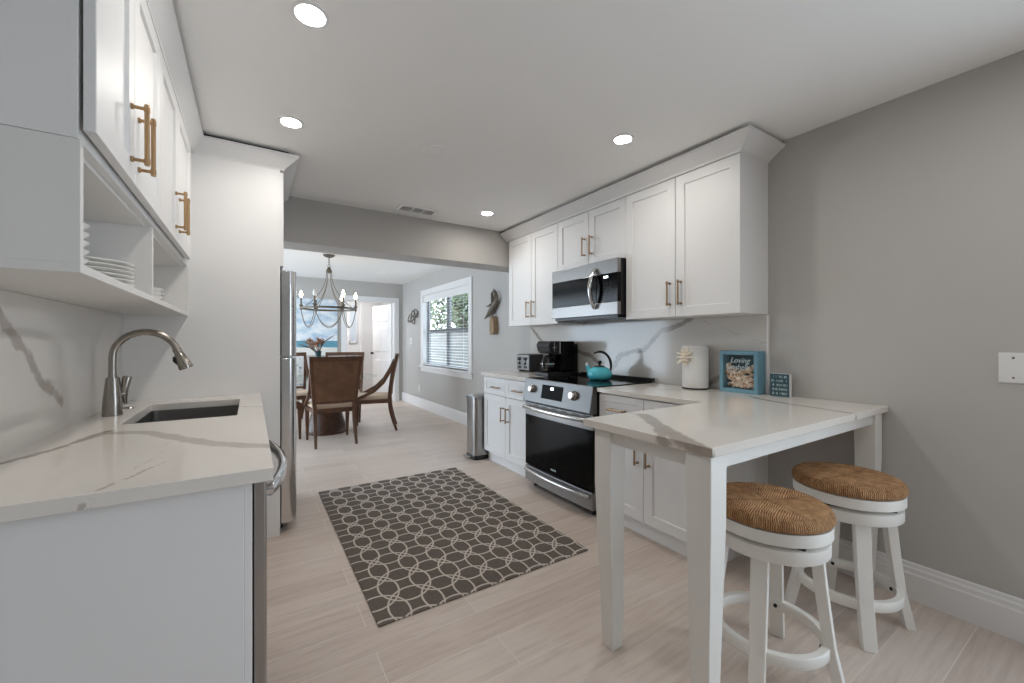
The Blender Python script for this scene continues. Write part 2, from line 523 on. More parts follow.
class B:
    def __init__(self):
        self.m = bmesh.new()

    def face(self, vs):
        try:
            return self.m.faces.new(vs)
        except ValueError:
            return None

    def box(self, x0, y0, z0, x1, y1, z1):
        if x0 > x1:
            x0, x1 = x1, x0
        if y0 > y1:
            y0, y1 = y1, y0
        if z0 > z1:
            z0, z1 = z1, z0
        v = [self.m.verts.new(p) for p in ((x0, y0, z0), (x1, y0, z0), (x1, y1, z0), (x0, y1, z0), (x0, y0, z1), (x1, y0, z1), (x1, y1, z1), (x0, y1, z1))]
        for f in ((0, 3, 2, 1), (4, 5, 6, 7), (0, 1, 5, 4), (1, 2, 6, 5), (2, 3, 7, 6), (3, 0, 4, 7)):
            self.face([v[i] for i in f])
        return self

    def hexa(self, lo, hi):
        """frustum between two quads"""
        a = [self.m.verts.new(p) for p in lo]
        b = [self.m.verts.new(p) for p in hi]
        n = len(a)
        self.face(a[::-1])
        self.face(b)
        for i in range(n):
            j = (i + 1) % n
            self.face([a[i], a[j], b[j], b[i]])
        return self

    def prism(self, poly, axis, c0, c1):
        """polygon in the two other axes, pushed along axis"""
        def P(q, c):
            if axis == 'x':
                return (c, q[0], q[1])
            if axis == 'y':
                return (q[0], c, q[1])
            return (q[0], q[1], c)
        return self.hexa([P(q, c0) for q in poly], [P(q, c1) for q in poly])

    def tube(self, pts, r, n=10, closed=False, caps=True, flat=None):
        """round tube through pts; r number or list; flat=(fx,fz) scales section"""
        pts = [Vector(p) for p in pts]
        N = len(pts)
        rs = r if isinstance(r, (list, tuple)) else [r] * N
        up = None
        rings = []
        for i, p in enumerate(pts):
            if closed:
                t = pts[(i + 1) % N] - pts[i - 1]
            else:
                t = pts[min(i + 1, N - 1)] - pts[max(i - 1, 0)]
            t.normalize()
            if up is None:
                up = Vector((0, 0, 1)) if abs(t.z) < 0.9 else Vector((1, 0, 0))
            s = t.cross(up)
            if s.length < 1e-5:
                s = t.orthogonal()
            s.normalize()
            up = s.cross(t).normalized()
            fx, fz = flat or (1, 1)
            rings.append([self.m.verts.new(p + rs[i] * (s * fx * math.cos(2 * PI * k / n) + up * fz * math.sin(2 * PI * k / n))) for k in range(n)])
        rg = range(N) if closed else range(N - 1)
        for i in rg:
            a, b = rings[i], rings[(i + 1) % N]
            for k in range(n):
                self.face([a[k], a[(k + 1) % n], b[(k + 1) % n], b[k]])
        if caps and not closed:
            self.face(rings[0][::-1])
            self.face(rings[-1])
        return self

    def cyl(self, a, b, r, r2=None, n=20):
        return self.tube([a, b], [r, r if r2 is None else r2], n)

    def bar(self, pts, hw, hd):
        """rectangular bar through pts, hw/hd half sizes (number or list); the section is mitred in the plane given by z/x"""
        pts = [Vector(p) for p in pts]
        N = len(pts)
        W = hw if isinstance(hw, (list, tuple)) else [hw] * N
        D = hd if isinstance(hd, (list, tuple)) else [hd] * N
        rings = []
        for i, p in enumerate(pts):
            t = (pts[min(i + 1, N - 1)] - pts[max(i - 1, 0)]).normalized()
            s = Vector((1, 0, 0))
            s = (s - t * s.dot(t)).normalized()
            u = t.cross(s).normalized()
            rings.append([self.m.verts.new(p + s * W[i] * a + u * D[i] * b) for a, b in ((-1, -1), (1, -1), (1, 1), (-1, 1))])
        for a, b in zip(rings[:-1], rings[1:]):
            for k in range(4):
                self.face([a[k], a[(k + 1) % 4], b[(k + 1) % 4], b[k]])
        self.face(rings[0][::-1])
        self.face(rings[-1])
        return self

    def lathe(self, prof, cx=0, cy=0, n=40, close=False):
        rings = []
        for r, z in prof:
            if r < 1e-6:
                rings.append([self.m.verts.new((cx, cy, z))])
            else:
                rings.append([self.m.verts.new((cx + r * math.cos(2 * PI * k / n), cy + r * math.sin(2 * PI * k / n), z)) for k in range(n)])
        pairs = list(zip(rings[:-1], rings[1:]))
        if close:
            pairs.append((rings[-1], rings[0]))
        for a, b in pairs:
            for k in range(n):
                j = (k + 1) % n
                if len(a) == 1 and len(b) == 1:
                    continue
                if len(a) == 1:
                    self.face([a[0], b[j], b[k]])
                elif len(b) == 1:
                    self.face([a[k], a[j], b[0]])
                else:
                    self.face([a[k], a[j], b[j], b[k]])
        return self

    def ball(self, c, r, n=14, sq=(1, 1, 1)):
        c = Vector(c)
        prof = [(r * math.sin(PI * i / 8), -r * math.cos(PI * i / 8)) for i in range(9)]
        k0 = len(self.m.verts)
        self.lathe(prof, 0, 0, n)
        self.m.verts.ensure_lookup_table()
        for v in self.m.verts[k0:]:
            v.co = Vector((v.co.x * sq[0], v.co.y * sq[1], v.co.z * sq[2])) + c
        return self

    def shaker(self, y0, y1, z0, z1, x, d, t=0.02, fr=0.062, rec=0.009):
        """framed door: face at x, facing d (+1/-1) along X"""
        rings = []
        xb = x - d * t
        for (o, xx) in ((0.0, xb), (0.0, x - d * 0.0015), (0.0015, x), (fr, x), (fr + 0.004, x - d * rec)):
            rings.append([self.m.verts.new((xx, yy, zz)) for yy, zz in ((y0 + o, z0 + o), (y1 - o, z0 + o), (y1 - o, z1 - o), (y0 + o, z1 - o))])
        self.face(rings[0])
        self.face(rings[-1])
        for a, b in zip(rings[:-1], rings[1:]):
            for k in range(4):
                self.face([a[k], a[(k + 1) % 4], b[(k + 1) % 4], b[k]])
        return self

    def xform(self, mat):
        bmesh.ops.transform(self.m, matrix=mat, verts=self.m.verts)
        return self


ROOT = {}     # object name -> inverse placement of its thing (for parts drawn in room coordinates)


def finish(b, name, mat, smooth=False, bevel=0.0, seg=2):
    bmesh.ops.recalc_face_normals(b.m, faces=b.m.faces)
    me = bpy.data.meshes.new(name)
    b.m.to_mesh(me)
    b.m.free()
    o = bpy.data.objects.new(name, me)
    COL.objects.link(o)
    me.materials.append(mat)
    if smooth:
        for p in me.polygons:
            p.use_smooth = True
        try:
            me.set_sharp_from_angle(angle=math.radians(38))
        except Exception:
            pass
    if bevel:
        md = o.modifiers.new('edge', 'BEVEL')
        md.width = bevel
        md.segments = seg
        md.limit_method = 'ANGLE'
        md.angle_limit = math.radians(40)
    return o


def thing(name, label, cat, loc, rotz=0.0, group=None, local=False):
    o = bpy.data.objects.new(name, None)
    o.empty_display_size = 0.05
    COL.objects.link(o)
    o.location = loc
    o.rotation_euler = (0, 0, rotz)
    o['label'] = label
    o['category'] = cat
    if group:
        o['group'] = group
    mt = Matrix.Translation(Vector(loc)) @ Matrix.Rotation(rotz, 4, 'Z')
    ROOT[o.name] = None if local else mt.inverted()
    return o


def part(parent, name, b, mat, smooth=False, bevel=0.0, label=None, seg=2):
    inv = ROOT[parent.name]
    if inv is not None:
        b.xform(inv)
    o = finish(b, name, mat, smooth, bevel, seg)
    o.parent = parent
    ROOT[o.name] = inv
    if label:
        o['label'] = label
    return o


def solo(name, b, mat, label, cat, loc=(0, 0, 0), group=None, smooth=False, bevel=0.0):
    """a thing that is one mesh; b drawn in room coordinates, origin moved to loc"""
    b.xform(Matrix.Translation(-Vector(loc)))
    o = finish(b, name, mat, smooth, bevel)
    o.location = loc
    o['label'] = label
    o['category'] = cat
    if group:
        o['group'] = group
    return o


def struct(name, b, mat, parent=None, smooth=False, bevel=0.0):
    o = finish(b, name, mat, smooth, bevel)
    if parent is not None:
        o.parent = parent
    else:
        o['kind'] = 'structure'
    return o


def dup(root, loc, rotz, label, group=None):
    r = root.copy()
    COL.objects.link(r)
    r.location = loc
    r.rotation_euler = (0, 0, rotz)
    r['label'] = label
    if group:
        r['group'] = group
    for ch in list(root.children):
        c = ch.copy()
        COL.objects.link(c)
        c.parent = r
        for g in list(ch.children):
            d = g.copy()
            COL.objects.link(d)
            d.parent = c
    return r


# ------------------------------------------------------------------ room dimensions
WR = 2.681       # right wall
WL = -0.606      # left kitchen wall
CE = 2.436       # ceiling
YB = -3.0        # wall behind the camera
HY0, HY1, HZ = 3.838, 4.155, 2.061   # header between kitchen and dining room
YF = 8.50        # far dining wall
DL = -1.60       # dining room left wall
CT = 0.915       # counter height

# floor and ceilings
b = B()
b.box(-3.1, YB - 0.1, -0.1, WR + 0.12, 11.2, 0.0)
struct('floor', b, M['floor'])
b = B()
b.box(-3.1, YB - 0.1, CE, WR + 0.12, 11.2, CE + 0.1)
struct('ceiling', b, M['ceiling'])

# right wall with the dining window opening and an unseen opening placed for daylight
WY0, WY1, WZ0, WZ1 = 5.36, 7.26, 0.80, 2.08
b = B()
b.box(WR, YB, 0, WR + 0.12, -1.65, CE)
b.box(WR, -0.35, 0, WR + 0.12, WY0, CE)
b.box(WR, -1.65, 2.15, WR + 0.12, -0.35, CE)
b.box(WR, -1.65, 0, WR + 0.12, -0.35, 0.1)
b.box(WR, WY1, 0, WR + 0.12, 11.1, CE)
b.box(WR, WY0, 0, WR + 0.12, WY1, WZ0)
b.box(WR, WY0, WZ1, WR + 0.12, WY1, CE)
struct('wall_right', b, M['wall'])
# kitchen left wall and its return
b = B()
b.box(WL - 0.12, 0.9, 0, WL, HY1, CE)
b.box(-3.0, 0.9, 0, WL - 0.12, 1.02, CE)
struct('wall_left', b, M['wall'])
# header
b = B()
b.box(WL, HY0, HZ, WR, HY1, CE)
struct('wall_header', b, M['wall'])
# wall behind the camera
b = B()
b.box(-3.0, YB - 0.1, 0, WR, YB, CE)
struct('wall_back', b, M['wall'])
b = B()
b.box(-3.1, YB, 0, -3.0, 1.0, CE)
struct('wall_living', b, M['wall'])
# dining left wall with an unseen opening added to let in daylight
b = B()
b.box(DL - 0.1, HY1, 0, DL, 4.4, CE)
b.box(DL - 0.1, 8.2, 0, DL, 11.1, CE)
b.box(DL - 0.1, 4.4, 2.32, DL, 8.2, CE)
b.box(DL, HY1 - 0.06, 0, WL - 0.12, HY1, CE)
struct('wall_dining_left', b, M['wall'])
# far wall with the doorway
DX0, DX1, DZ = 1.555, 2.515, 2.055
b = B()
b.box(DL, YF, 0, DX0, YF + 0.12, CE)
b.box(DX1, YF, 0, WR, YF + 0.12, CE)
b.box(DX0, YF, DZ, DX1, YF + 0.12, CE)
struct('wall_far', b, M['wall'])
b = B()
b.box(DL, 10.5, 0, WR, 10.6, CE)
b.box(1.0, YF + 0.12, 0, 1.06, 10.5, CE)
struct('wall_hall', b, M['trim'])


def baseboard(name, y0, y1):
    h = 0.175
    b = B()
    poly = [(WR, 0), (WR - 0.018, 0), (WR - 0.018, h * 0.70), (WR - 0.014, h * 0.74), (WR - 0.014, h * 0.85), (WR - 0.009, h * 0.89), (WR - 0.009, h * 0.97), (WR - 0.005, h), (WR, h)]
    b.prism(poly, 'y', y0, y1)
    return struct(name, b, M['trim'])


baseboard('baseboard_right', -0.35, 1.27)
baseboard('baseboard_dining', 3.79, YF)
b = B()
b.box(DL, YF - 0.016, 0, DX0 - 0.09, YF, 0.15)
struct('baseboard_far', b, M['trim'])

# doorway casing
b = B()
b.box(DX0 - 0.085, YF - 0.022, 0, DX0 + 0.01, YF, DZ - 0.01)
b.box(DX1 - 0.01, YF - 0.022, 0, DX1 + 0.085, YF, DZ - 0.01)
b.box(DX0 - 0.085, YF - 0.024, DZ - 0.01, DX1 + 0.085, YF, DZ + 0.085)
b.box(DX0, YF, 0, DX0 + 0.02, YF + 0.12, DZ)
b.box(DX1 - 0.02, YF, 0, DX1, YF + 0.12, DZ)
b.box(DX0, YF, DZ - 0.02, DX1, YF + 0.12, DZ)
struct('trim_1', b, M['trim'], bevel=0.004)

# open door leaf in the far doorway (hinged on the right)
hx, hy = DX1 - 0.03, YF + 0.10
leaf = B()
W_, H_ = 0.86, 2.02
leaf.box(0, -0.018, 0.01, W_, 0.018, H_)
door = finish(leaf, 'door_1', M['trim'], bevel=0.002)
door['kind'] = 'structure'
door.location = (hx, hy, 0)
door.rotation_euler = (0, 0, math.radians(101.5))
pb = B()
for (x0, x1) in ((0.11, 0.39), (0.47, 0.75)):
    for (z0, z1) in ((0.2, 0.85), (1.0, 1.55), (1.66, 1.9)):
        for sgn in (1, -1):
            f = [(x0, z0), (x1, z0), (x1, z1), (x0, z1)]
            g = [(x0 + .03, z0 + .03), (x1 - .03, z0 + .03), (x1 - .03, z1 - .03), (x0 + .03, z1 - .03)]
            pb.hexa([(p[0], sgn * 0.018, p[1]) for p in f], [(p[0], sgn * 0.027, p[1]) for p in g])
po = finish(pb, 'door_panel', M['trim'])
po.parent = door
kb = B()
for sgn in (1, -1):
    kb.cyl((W_ - 0.06, sgn * 0.018, 0.98), (W_ - 0.06, sgn * 0.05, 0.98), 0.012, 0.012, 12)
    kb.ball((W_ - 0.06, sgn * 0.065, 0.98), 0.028, 12)
ko = finish(kb, 'door_knob', M['dark'], True)
ko.parent = door
for z in (0.25, 1.02, 1.82):
    hb = B()
    hb.box(-0.012, -0.034, z - 0.05, 0.012, -0.016, z + 0.05)
    hb.cyl((-0.006, -0.036, z - 0.05), (-0.006, -0.036, z + 0.05), 0.008, 0.008, 8)
    ho = finish(hb, 'hinge', M['black'])
    ho.parent = door

# hall: second white door on the hall end wall, and a framed panel
b = B()
b.box(2.26, 10.42, 0, 2.34, 10.5, 2.15)
b.box(2.30, 10.44, 0, 2.68, 10.5, 2.1)
struct('trim_2', b, M['trim'])
t = thing('picture_frame', 'pale picture hanging on the hall wall seen through the far doorway', 'picture', (2.09, 10.48, 1.2))
b = B()
for q in ((2.0, 1.2, 2.18, 1.23), (2.0, 2.13, 2.18, 2.16), (2.0, 1.2, 2.02, 2.16), (2.16, 1.2, 2.18, 2.16)):
    b.box(q[0], 10.47, q[1], q[2], 10.498, q[3])
part(t, 'frame', b, M['trim'])
b = B()
b.box(2.02, 10.485, 1.23, 2.16, 10.495, 2.13)
part(t, 'print', b, paint('pale_blue_print', (206, 216, 224), 0.5, 0.05, 3))
t = thing('hall_fill_lamp', 'unseen round lit lamp added on the hall ceiling beyond the far doorway', 'lamp', (1.75, 9.5, CE))  # lamp added out of view to brighten the hall
b = B()
b.lathe([(0, CE - 0.001), (0.17, CE - 0.001), (0.17, CE - 0.03), (0.15, CE - 0.035)], 1.75, 9.5, 28)
part(t, 'base', b, M['trim'], True)
b = B()
b.lathe([(0.15, CE - 0.03), (0.13, CE - 0.06), (0.07, CE - 0.08), (0, CE - 0.085)], 1.75, 9.5, 28)
part(t, 'shade', b, M['hall_fill_lens'], True)

# window in the right dining wall
win = B()
cw = 0.095
x0, x1 = WR - 0.022, WR
win.box(x0, WY0 - cw, WZ0 - 0.005, x1, WY0 + 0.008, WZ1 + cw)
win.box(x0, WY1 - 0.008, WZ0 - 0.005, x1, WY1 + cw, WZ1 + cw)
win.box(x0, WY0 + 0.008, WZ1 - 0.008, x1, WY1 - 0.008, WZ1 + cw)
win.box(WR, WY0, WZ0, WR + 0.12, WY0 + 0.012, WZ1)
win.box(WR, WY1 - 0.012, WZ0, WR + 0.12, WY1, WZ1)
win.box(WR, WY0 + 0.012, WZ1 - 0.012, WR + 0.12, WY1 - 0.012, WZ1)
wo = struct('window_1', win, M['trim'], bevel=0.003)
b = B()
b.box(WR - 0.05, WY0 - cw - 0.02, WZ0 - 0.03, WR + 0.12, WY1 + cw + 0.02, WZ0)
b.box(WR - 0.02, WY0 - cw, WZ0 - 0.11, WR, WY1 + cw, WZ0 - 0.03)
o = struct('window_sill', b, M['trim'], wo, bevel=0.004)
b = B()
xs0, xs1 = WR + 0.075, WR + 0.11
ym = (WY0 + WY1) / 2
for (a0, a1) in ((WY0 + 0.012, WY0 + 0.075), (ym - 0.06, ym + 0.06), (WY1 - 0.075, WY1 - 0.012)):
    b.box(xs0, a0, WZ0, xs1, a1, WZ1 - 0.012)
for (a0, a1) in ((WZ0, WZ0 + 0.05), (1.39, 1.45), (WZ1 - 0.06, WZ1 - 0.012)):
    b.box(xs0 + 0.002, WY0 + 0.075, a0, xs1 - 0.002, ym - 0.06, a1)
    b.box(xs0 + 0.002, ym + 0.06, a0, xs1 - 0.002, WY1 - 0.075, a1)
struct('window_sash', b, M['sash'], wo)
b = B()
for (a0, a1) in ((WY0 + 0.07, ym - 0.055), (ym + 0.055, WY1 - 0.07)):
    b.box(xs0 + 0.014, a0, WZ0 + 0.045, xs0 + 0.018, a1, WZ1 - 0.055)
struct('window_pane', b, M['glass'], wo)
t = thing('window_blind', 'white slatted blind hanging open in the dining room window', 'blind', (WR + 0.04, ym, WZ1))
b = B()
b.box(WR - 0.012, WY0 + 0.02, WZ1 - 0.13, WR + 0.004, WY1 - 0.02, WZ1 - 0.014)
b.box(WR + 0.004, WY0 + 0.03, WZ1 - 0.06, WR + 0.06, WY1 - 0.03, WZ1 - 0.014)
part(t, 'valance', b, M['trim'], bevel=0.003)
b = B()
z = WZ0 + 0.05
while z < WZ1 - 0.14:
    b.hexa([(WR + 0.012, WY0 + 0.02, z - 0.002), (WR + 0.034, WY0 + 0.02, z + 0.001), (WR + 0.034, WY1 - 0.02, z + 0.001), (WR + 0.012, WY1 - 0.02, z - 0.002)],
           [(WR + 0.012, WY0 + 0.02, z), (WR + 0.034, WY0 + 0.02, z + 0.0025), (WR + 0.034, WY1 - 0.02, z + 0.0025), (WR + 0.012, WY1 - 0.02, z)])
    z += 0.046
part(t, 'slats', b, M['blind'])
b = B()
b.box(WR + 0.010, WY0 + 0.02, WZ0 + 0.012, WR + 0.036, WY1 - 0.02, WZ0 + 0.032)
part(t, 'bottom_rail', b, M['blind'])
for yy in (WY0 + 0.25, ym, WY1 - 0.25):
    b = B()
    b.cyl((WR + 0.023, yy, WZ0 + 0.03), (WR + 0.023, yy, WZ1 - 0.06), 0.0015, None, 6)
    part(t, 'ladder_cord', b, M['blind'])

# outside the window
b = B()
b.box(WR + 0.12, 2.0, -0.25, 16.0, 26.0, -0.15)
g_ = solo('lawn', b, M['grass'], 'green lawn on the ground outside the dining room window', 'lawn', (6, 12, -0.2))
g_['kind'] = 'structure'
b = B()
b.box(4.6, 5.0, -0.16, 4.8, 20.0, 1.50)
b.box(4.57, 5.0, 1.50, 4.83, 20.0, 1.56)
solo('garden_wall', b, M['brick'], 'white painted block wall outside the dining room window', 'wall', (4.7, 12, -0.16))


def tree(x, y, h, r, mat, label, seed):
    rnd = random.Random(seed)
    t = thing('garden_tree', label, 'tree', (x, y, -0.16), 0, 'trees behind the garden wall')
    b = B()
    b.tube([(x, y, -0.16), (x + 0.05, y, h * 0.35), (x - 0.03, y + 0.05, h * 0.7)], [0.11, 0.08, 0.04], 8)
    for k in range(4):
        a = k * 1.6 + rnd.random()
        b.tube([(x, y, h * 0.4), (x + math.cos(a) * r * 0.4, y + math.sin(a) * r * 0.4, h * 0.62), (x + math.cos(a) * r * 0.75, y + math.sin(a) * r * 0.75, h * 0.75)], [0.05, 0.035, 0.015], 6)
    part(t, 'trunk', b, M['bark'], True)
    b = B()
    blobs = [(x + rnd.uniform(-.5, .5) * r, y + rnd.uniform(-.5, .5) * r, h * rnd.uniform(.45, .9), r * rnd.uniform(.45, .7)) for _ in range(7)]
    for k in range(1500):
        cx, cy, cz, rr = rnd.choice(blobs)
        d = Vector((rnd.gauss(0, 1), rnd.gauss(0, 1), rnd.gauss(0, 0.8))).normalized() * rr * rnd.uniform(.6, 1.0)
        p = Vector((cx, cy, cz)) + d
        u = Vector((rnd.gauss(0, 1), rnd.gauss(0, 1), rnd.gauss(0, 1))).normalized()
        v = u.orthogonal().normalized()
        s = rnd.uniform(.07, .13)
        b.face([b.m.verts.new(p + u * s * 1.3), b.m.verts.new(p + v * s * .6), b.m.verts.new(p - u * s * 1.3), b.m.verts.new(p - v * s * .6)])
    part(t, 'foliage', b, mat)


tree(6.4, 12.6, 3.3, 1.3, M['leaf1'], 'green bushy tree behind the block wall, seen in the left half of the window', 3)
tree(6.3, 9.4, 3.0, 1.3, M['leaf2'], 'pale olive tree behind the block wall, seen in the right half of the window', 5)
tree(8.2, 16.8, 4.2, 1.8, M['leaf1'], 'tall green tree furthest back behind the block wall', 8)

# ------------------------------------------------------------------ handles


def pull_v(parent, x, y, z0, z1, d, mat, r=0.0062, off=0.034):
    """upright bar pull on a face at x facing d"""
    b = B()
    xx = x + d * off
    b.cyl((xx, y, z0 - 0.012), (xx, y, z1 + 0.012), r, None, 12)
    for z in (z0, z1):
        b.cyl((x, y, z), (xx, y, z), r * 0.8, None, 10)
        b.cyl((x, y, z), (x + d * 0.006, y, z), r * 1.35, None, 12)
        b.cyl((xx, y, z - 0.007), (xx, y, z + 0.007), r * 1.22, None, 12)
    return part(parent, 'handle', b, mat, True)


def pull_h(parent, x, y0, y1, z, d, mat, r=0.0062, off=0.032):
    b = B()
    xx = x + d * off
    b.cyl((xx, y0 - 0.012, z), (xx, y1 + 0.012, z), r, None, 12)
    for y in (y0, y1):
        b.cyl((x, y, z), (xx, y, z), r * 0.8, None, 10)
        b.cyl((x, y, z), (x + d * 0.006, y, z), r * 1.35, None, 12)
        b.cyl((xx, y - 0.007, z), (xx, y + 0.007, z), r * 1.22, None, 12)
    return part(parent, 'handle', b, mat, True)


# ------------------------------------------------------------------ right wall cabinets
UF = 2.363       # door face
UC = 2.383       # carcass front
UT = 2.326
G = 0.002


def upper(label, y0, y1, z0, joint, hz, hy):
    t = thing('upper_cabinet', label, 'cabinet', (2.53, (y0 + y1) / 2, z0), 0, 'white wall cabinets on the range wall')
    b = B()
    b.box(UC, y0 + 0.001, z0, WR - 0.0015, y1 - 0.001, UT)
    part(t, 'carcass', b, M['white'], bevel=0.0015)
    for (a, c, hh) in ((y0, joint, hy[0]), (joint, y1, hy[1])):
        b = B()
        b.shaker(a + G, c - G, z0 - 0.002, UT - 0.006, UF, -1)
        d = part(t, 'door', b, M['white'])
        pull_v(d, UF, hh, hz[0], hz[1], -1, M['bronze'])
    return t


upper('tall white two-door wall cabinet right of the microwave', 1.277, 2.128, 1.403, 1.704, (1.485, 1.625), (1.662, 1.745))
upper('short white two-door wall cabinet above the microwave', 2.128, 2.935, 1.868, 2.53, (1.96, 2.095), (2.488, 2.575))
upper('white two-door wall cabinet left of the microwave, beside the dining room', 2.935, 3.779, 1.403, 3.357, (1.488, 1.628), (3.312, 3.402))

# crown on the right cabinets
b = B()
Z0, Z1 = UT + 0.0005, 2.414
yb, ye = 1.277, 3.836
P = [(WR, yb), (UF, yb), (UF, ye), (WR, ye)]
Q = [(WR, yb - 0.094), (UF - 0.078, yb - 0.094), (UF - 0.078, ye), (WR, ye)]
R_ = [(WR, yb), (UF, yb), (UF, ye), (WR, ye)]


def crown(levels):
    b = B()
    rings = [[b.m.verts.new((p[0], p[1], z)) for p in poly] for poly, z in levels]
    b.face(rings[0][::-1])
    b.face(rings[-1])
    for a, c in zip(rings[:-1], rings[1:]):
        n = len(a)
        for k in range(n):
            b.face([a[k], a[(k + 1) % n], c[(k + 1) % n], c[k]])
    return b


def lerp2(A, C, f):
    return [(p[0] + (q[0] - p[0]) * f, p[1] + (q[1] - p[1]) * f) for p, q in zip(A, C)]


b = crown([(P, Z0), (lerp2(P, Q, 0.04), Z0 + 0.008), (lerp2(P, Q, 0.06), Z0 + 0.012), (lerp2(P, Q, 0.93), Z1 - 0.016), (Q, Z1 - 0.012), (Q, Z1)])
solo('crown_moulding', b, M['white'], 'white crown moulding along the top of the wall cabinets over the range', 'moulding', (2.5, 2.5, Z0))
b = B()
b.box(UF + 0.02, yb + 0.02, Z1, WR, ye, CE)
solo('painted_shade_strip', b, M['gap'], 'dark strip painted as the shade between the right crown moulding and the ceiling', 'strip', (2.5, 2.5, Z1))  # shadow line over the right crown, put into the strip's dark colour

# backsplash slab behind the range
b = B()
b.box(2.661, 1.277, CT, WR - 0.0015, 3.80, 1.402)
solo('backsplash', b, M['q_right_wall'], 'polished quartz backsplash with bold grey veins behind the range', 'backsplash', (2.67, 2.5, CT), bevel=0.0015)

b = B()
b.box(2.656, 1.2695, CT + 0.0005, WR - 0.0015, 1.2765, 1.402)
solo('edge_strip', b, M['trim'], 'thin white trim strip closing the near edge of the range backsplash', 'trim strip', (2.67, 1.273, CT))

# ------------------------------------------------------------------ right base cabinets
BF = 2.050      # door face
BC = 2.070


def base_cab(label, y0, y1, jd, drawers, hd, hdoor):
    t = thing('base_cabinet', label, 'cabinet', (2.36, (y0 + y1) / 2, 0))
    b = B()
    b.box(BC, y0, 0.105, WR - 0.001, y1, CT - 0.031)
    b.box(2.115, y0 + 0.01, 0.0, WR - 0.03, y1 - 0.01, 0.105)
    b.box(2.105, y0, 0.0, 2.116, y1, 0.105)
    part(t, 'carcass', b, M['white'], bevel=0.0015)
    for (a, c, hh) in ((y0, jd, hd[0]), (jd, y1, hd[1])):
        b = B()
        b.shaker(a + G, c - G, 0.706, CT - 0.04, BF, -1, fr=0.045, rec=0.006)
        d = part(t, 'drawer', b, M['white'])
        pull_h(d, BF, hh[0], hh[1], 0.78, -1, M['bronze'])
    for (a, c, hh) in ((y0, jd, hdoor[0]), (jd, y1, hdoor[1])):
        b = B()
        b.shaker(a + G, c - G, 0.112, 0.700, BF, -1)
        d = part(t, 'door', b, M['white'])
        pull_v(d, BF, hh, 0.475, 0.592, -1, M['bronze'])
    return t


base_cab('white base cabinet with two drawers and two doors left of the range', 2.94, 3.77, 3.335, 2, ((3.06, 3.17), (3.46, 3.57)), (3.29, 3.375))
base_cab('white base cabinet between the range and the peninsula legs', 1.277, 2.088, 1.704, 2, ((1.44, 1.55), (1.85, 1.97)), (1.662, 1.748))

b = B()
b.box(2.031, 2.937, CT - 0.03, 2.661, 3.80, CT)
solo('countertop', b, M['q_back'], 'short quartz countertop left of the range, under the coffee maker', 'countertop', (2.35, 3.37, CT - 0.03), bevel=0.002)

# ------------------------------------------------------------------ peninsula
t = thing('peninsula_counter', 'L-shaped quartz counter with veins, standing on white legs over the stools', 'counter', (1.9, 1.0, 0))
b = B()
PX, PY, PB = 1.170, 0.716, 1.285
poly = [(PX, PY), (WR - 0.002, PY), (WR - 0.002, 1.277), (2.661, 1.277), (2.661, 2.092), (2.031, 2.092), (2.031, PB), (PX, PB)]
b.prism(poly, 'z', CT - 0.03, CT)
part(t, 'countertop', b, M['q_right'], bevel=0.002)
b = B()
b.box(PX + 0.035, PY + 0.10, CT - 0.085, PX + 0.06, PB - 0.1, CT - 0.03)
b.box(PX + 0.1, PY + 0.03, CT - 0.085, 2.58, PY + 0.05, CT - 0.03)
b.box(PX + 0.1, PB - 0.06, CT - 0.085, BC - 0.03, PB - 0.04, CT - 0.03)
part(t, 'apron', b, M['table_white'], bevel=0.002)


def leg_mb(x, y, dx, dy):
    """square tapered leg; x,y outer corner, dx,dy signs toward inside"""
    b = B()
    def q(s, z, o=0.0):
        xs = sorted((x + dx * o, x + dx * (o + s)))
        ys = sorted((y + dy * o, y + dy * (o + s)))
        return [(xs[0], ys[0], z), (xs[1], ys[0], z), (xs[1], ys[1], z), (xs[0], ys[1], z)]
    b.hexa(q(0.085, 0.66), q(0.088, CT - 0.03))
    b.hexa(q(0.058, 0.0, 0.022), q(0.085, 0.66))
    bmesh.ops.remove_doubles(b.m, verts=b.m.verts, dist=1e-5)
    return b


for (x, y, dx, dy) in ((PX + 0.008, PY + 0.010, 1, 1), (PX + 0.022, PB - 0.045, 1, -1)):
    part(t, 'leg', leg_mb(x, y, dx, dy), M['table_white'], bevel=0.003)
part(t, 'leg', leg_mb(WR - 0.022, PY + 0.018, -1, 1), M['table_white'], bevel=0.003)

# ------------------------------------------------------------------ range
t = thing('range', 'stainless steel electric range with black glass door between the base cabinets', 'stove', (2.35, 2.51, 0))
y0, y1 = 2.101, 2.929
b = B()
b.box(2.045, y0, 0.05, 2.655, y1, 0.905)
for yy in (y0 + 0.06, y1 - 0.06):
    for xx in (2.07, 2.62):
        b.cyl((xx, yy, 0.0), (xx, yy, 0.05), 0.02, None, 10)
part(t, 'body', b, M['black'])
b = B()
b.box(2.01, y0 - 0.008, 0.905, 2.62, y1 + 0.008, 0.922)
part(t, 'cooktop', b, M['black_gloss'], bevel=0.003)
b = B()
b.prism([(2.60, 0.922), (2.659, 0.922), (2.659, 0.95), (2.63, 0.948)], 'y', y0, y1)
part(t, 'rear_vent', b, M['black'], bevel=0.002)
# burner rings printed on the glass
for (cx, cy, rr) in ((2.18, 2.31, .11), (2.18, 2.72, .09), (2.46, 2.31, .08), (2.46, 2.72, .1)):
    b = B()
    b.lathe([(rr, 0.9222), (rr, 0.9226), (rr - 0.004, 0.9226), (rr - 0.004, 0.9222)], cx, cy, 36)
    part(t, 'burner_ring', b, M['dark'])
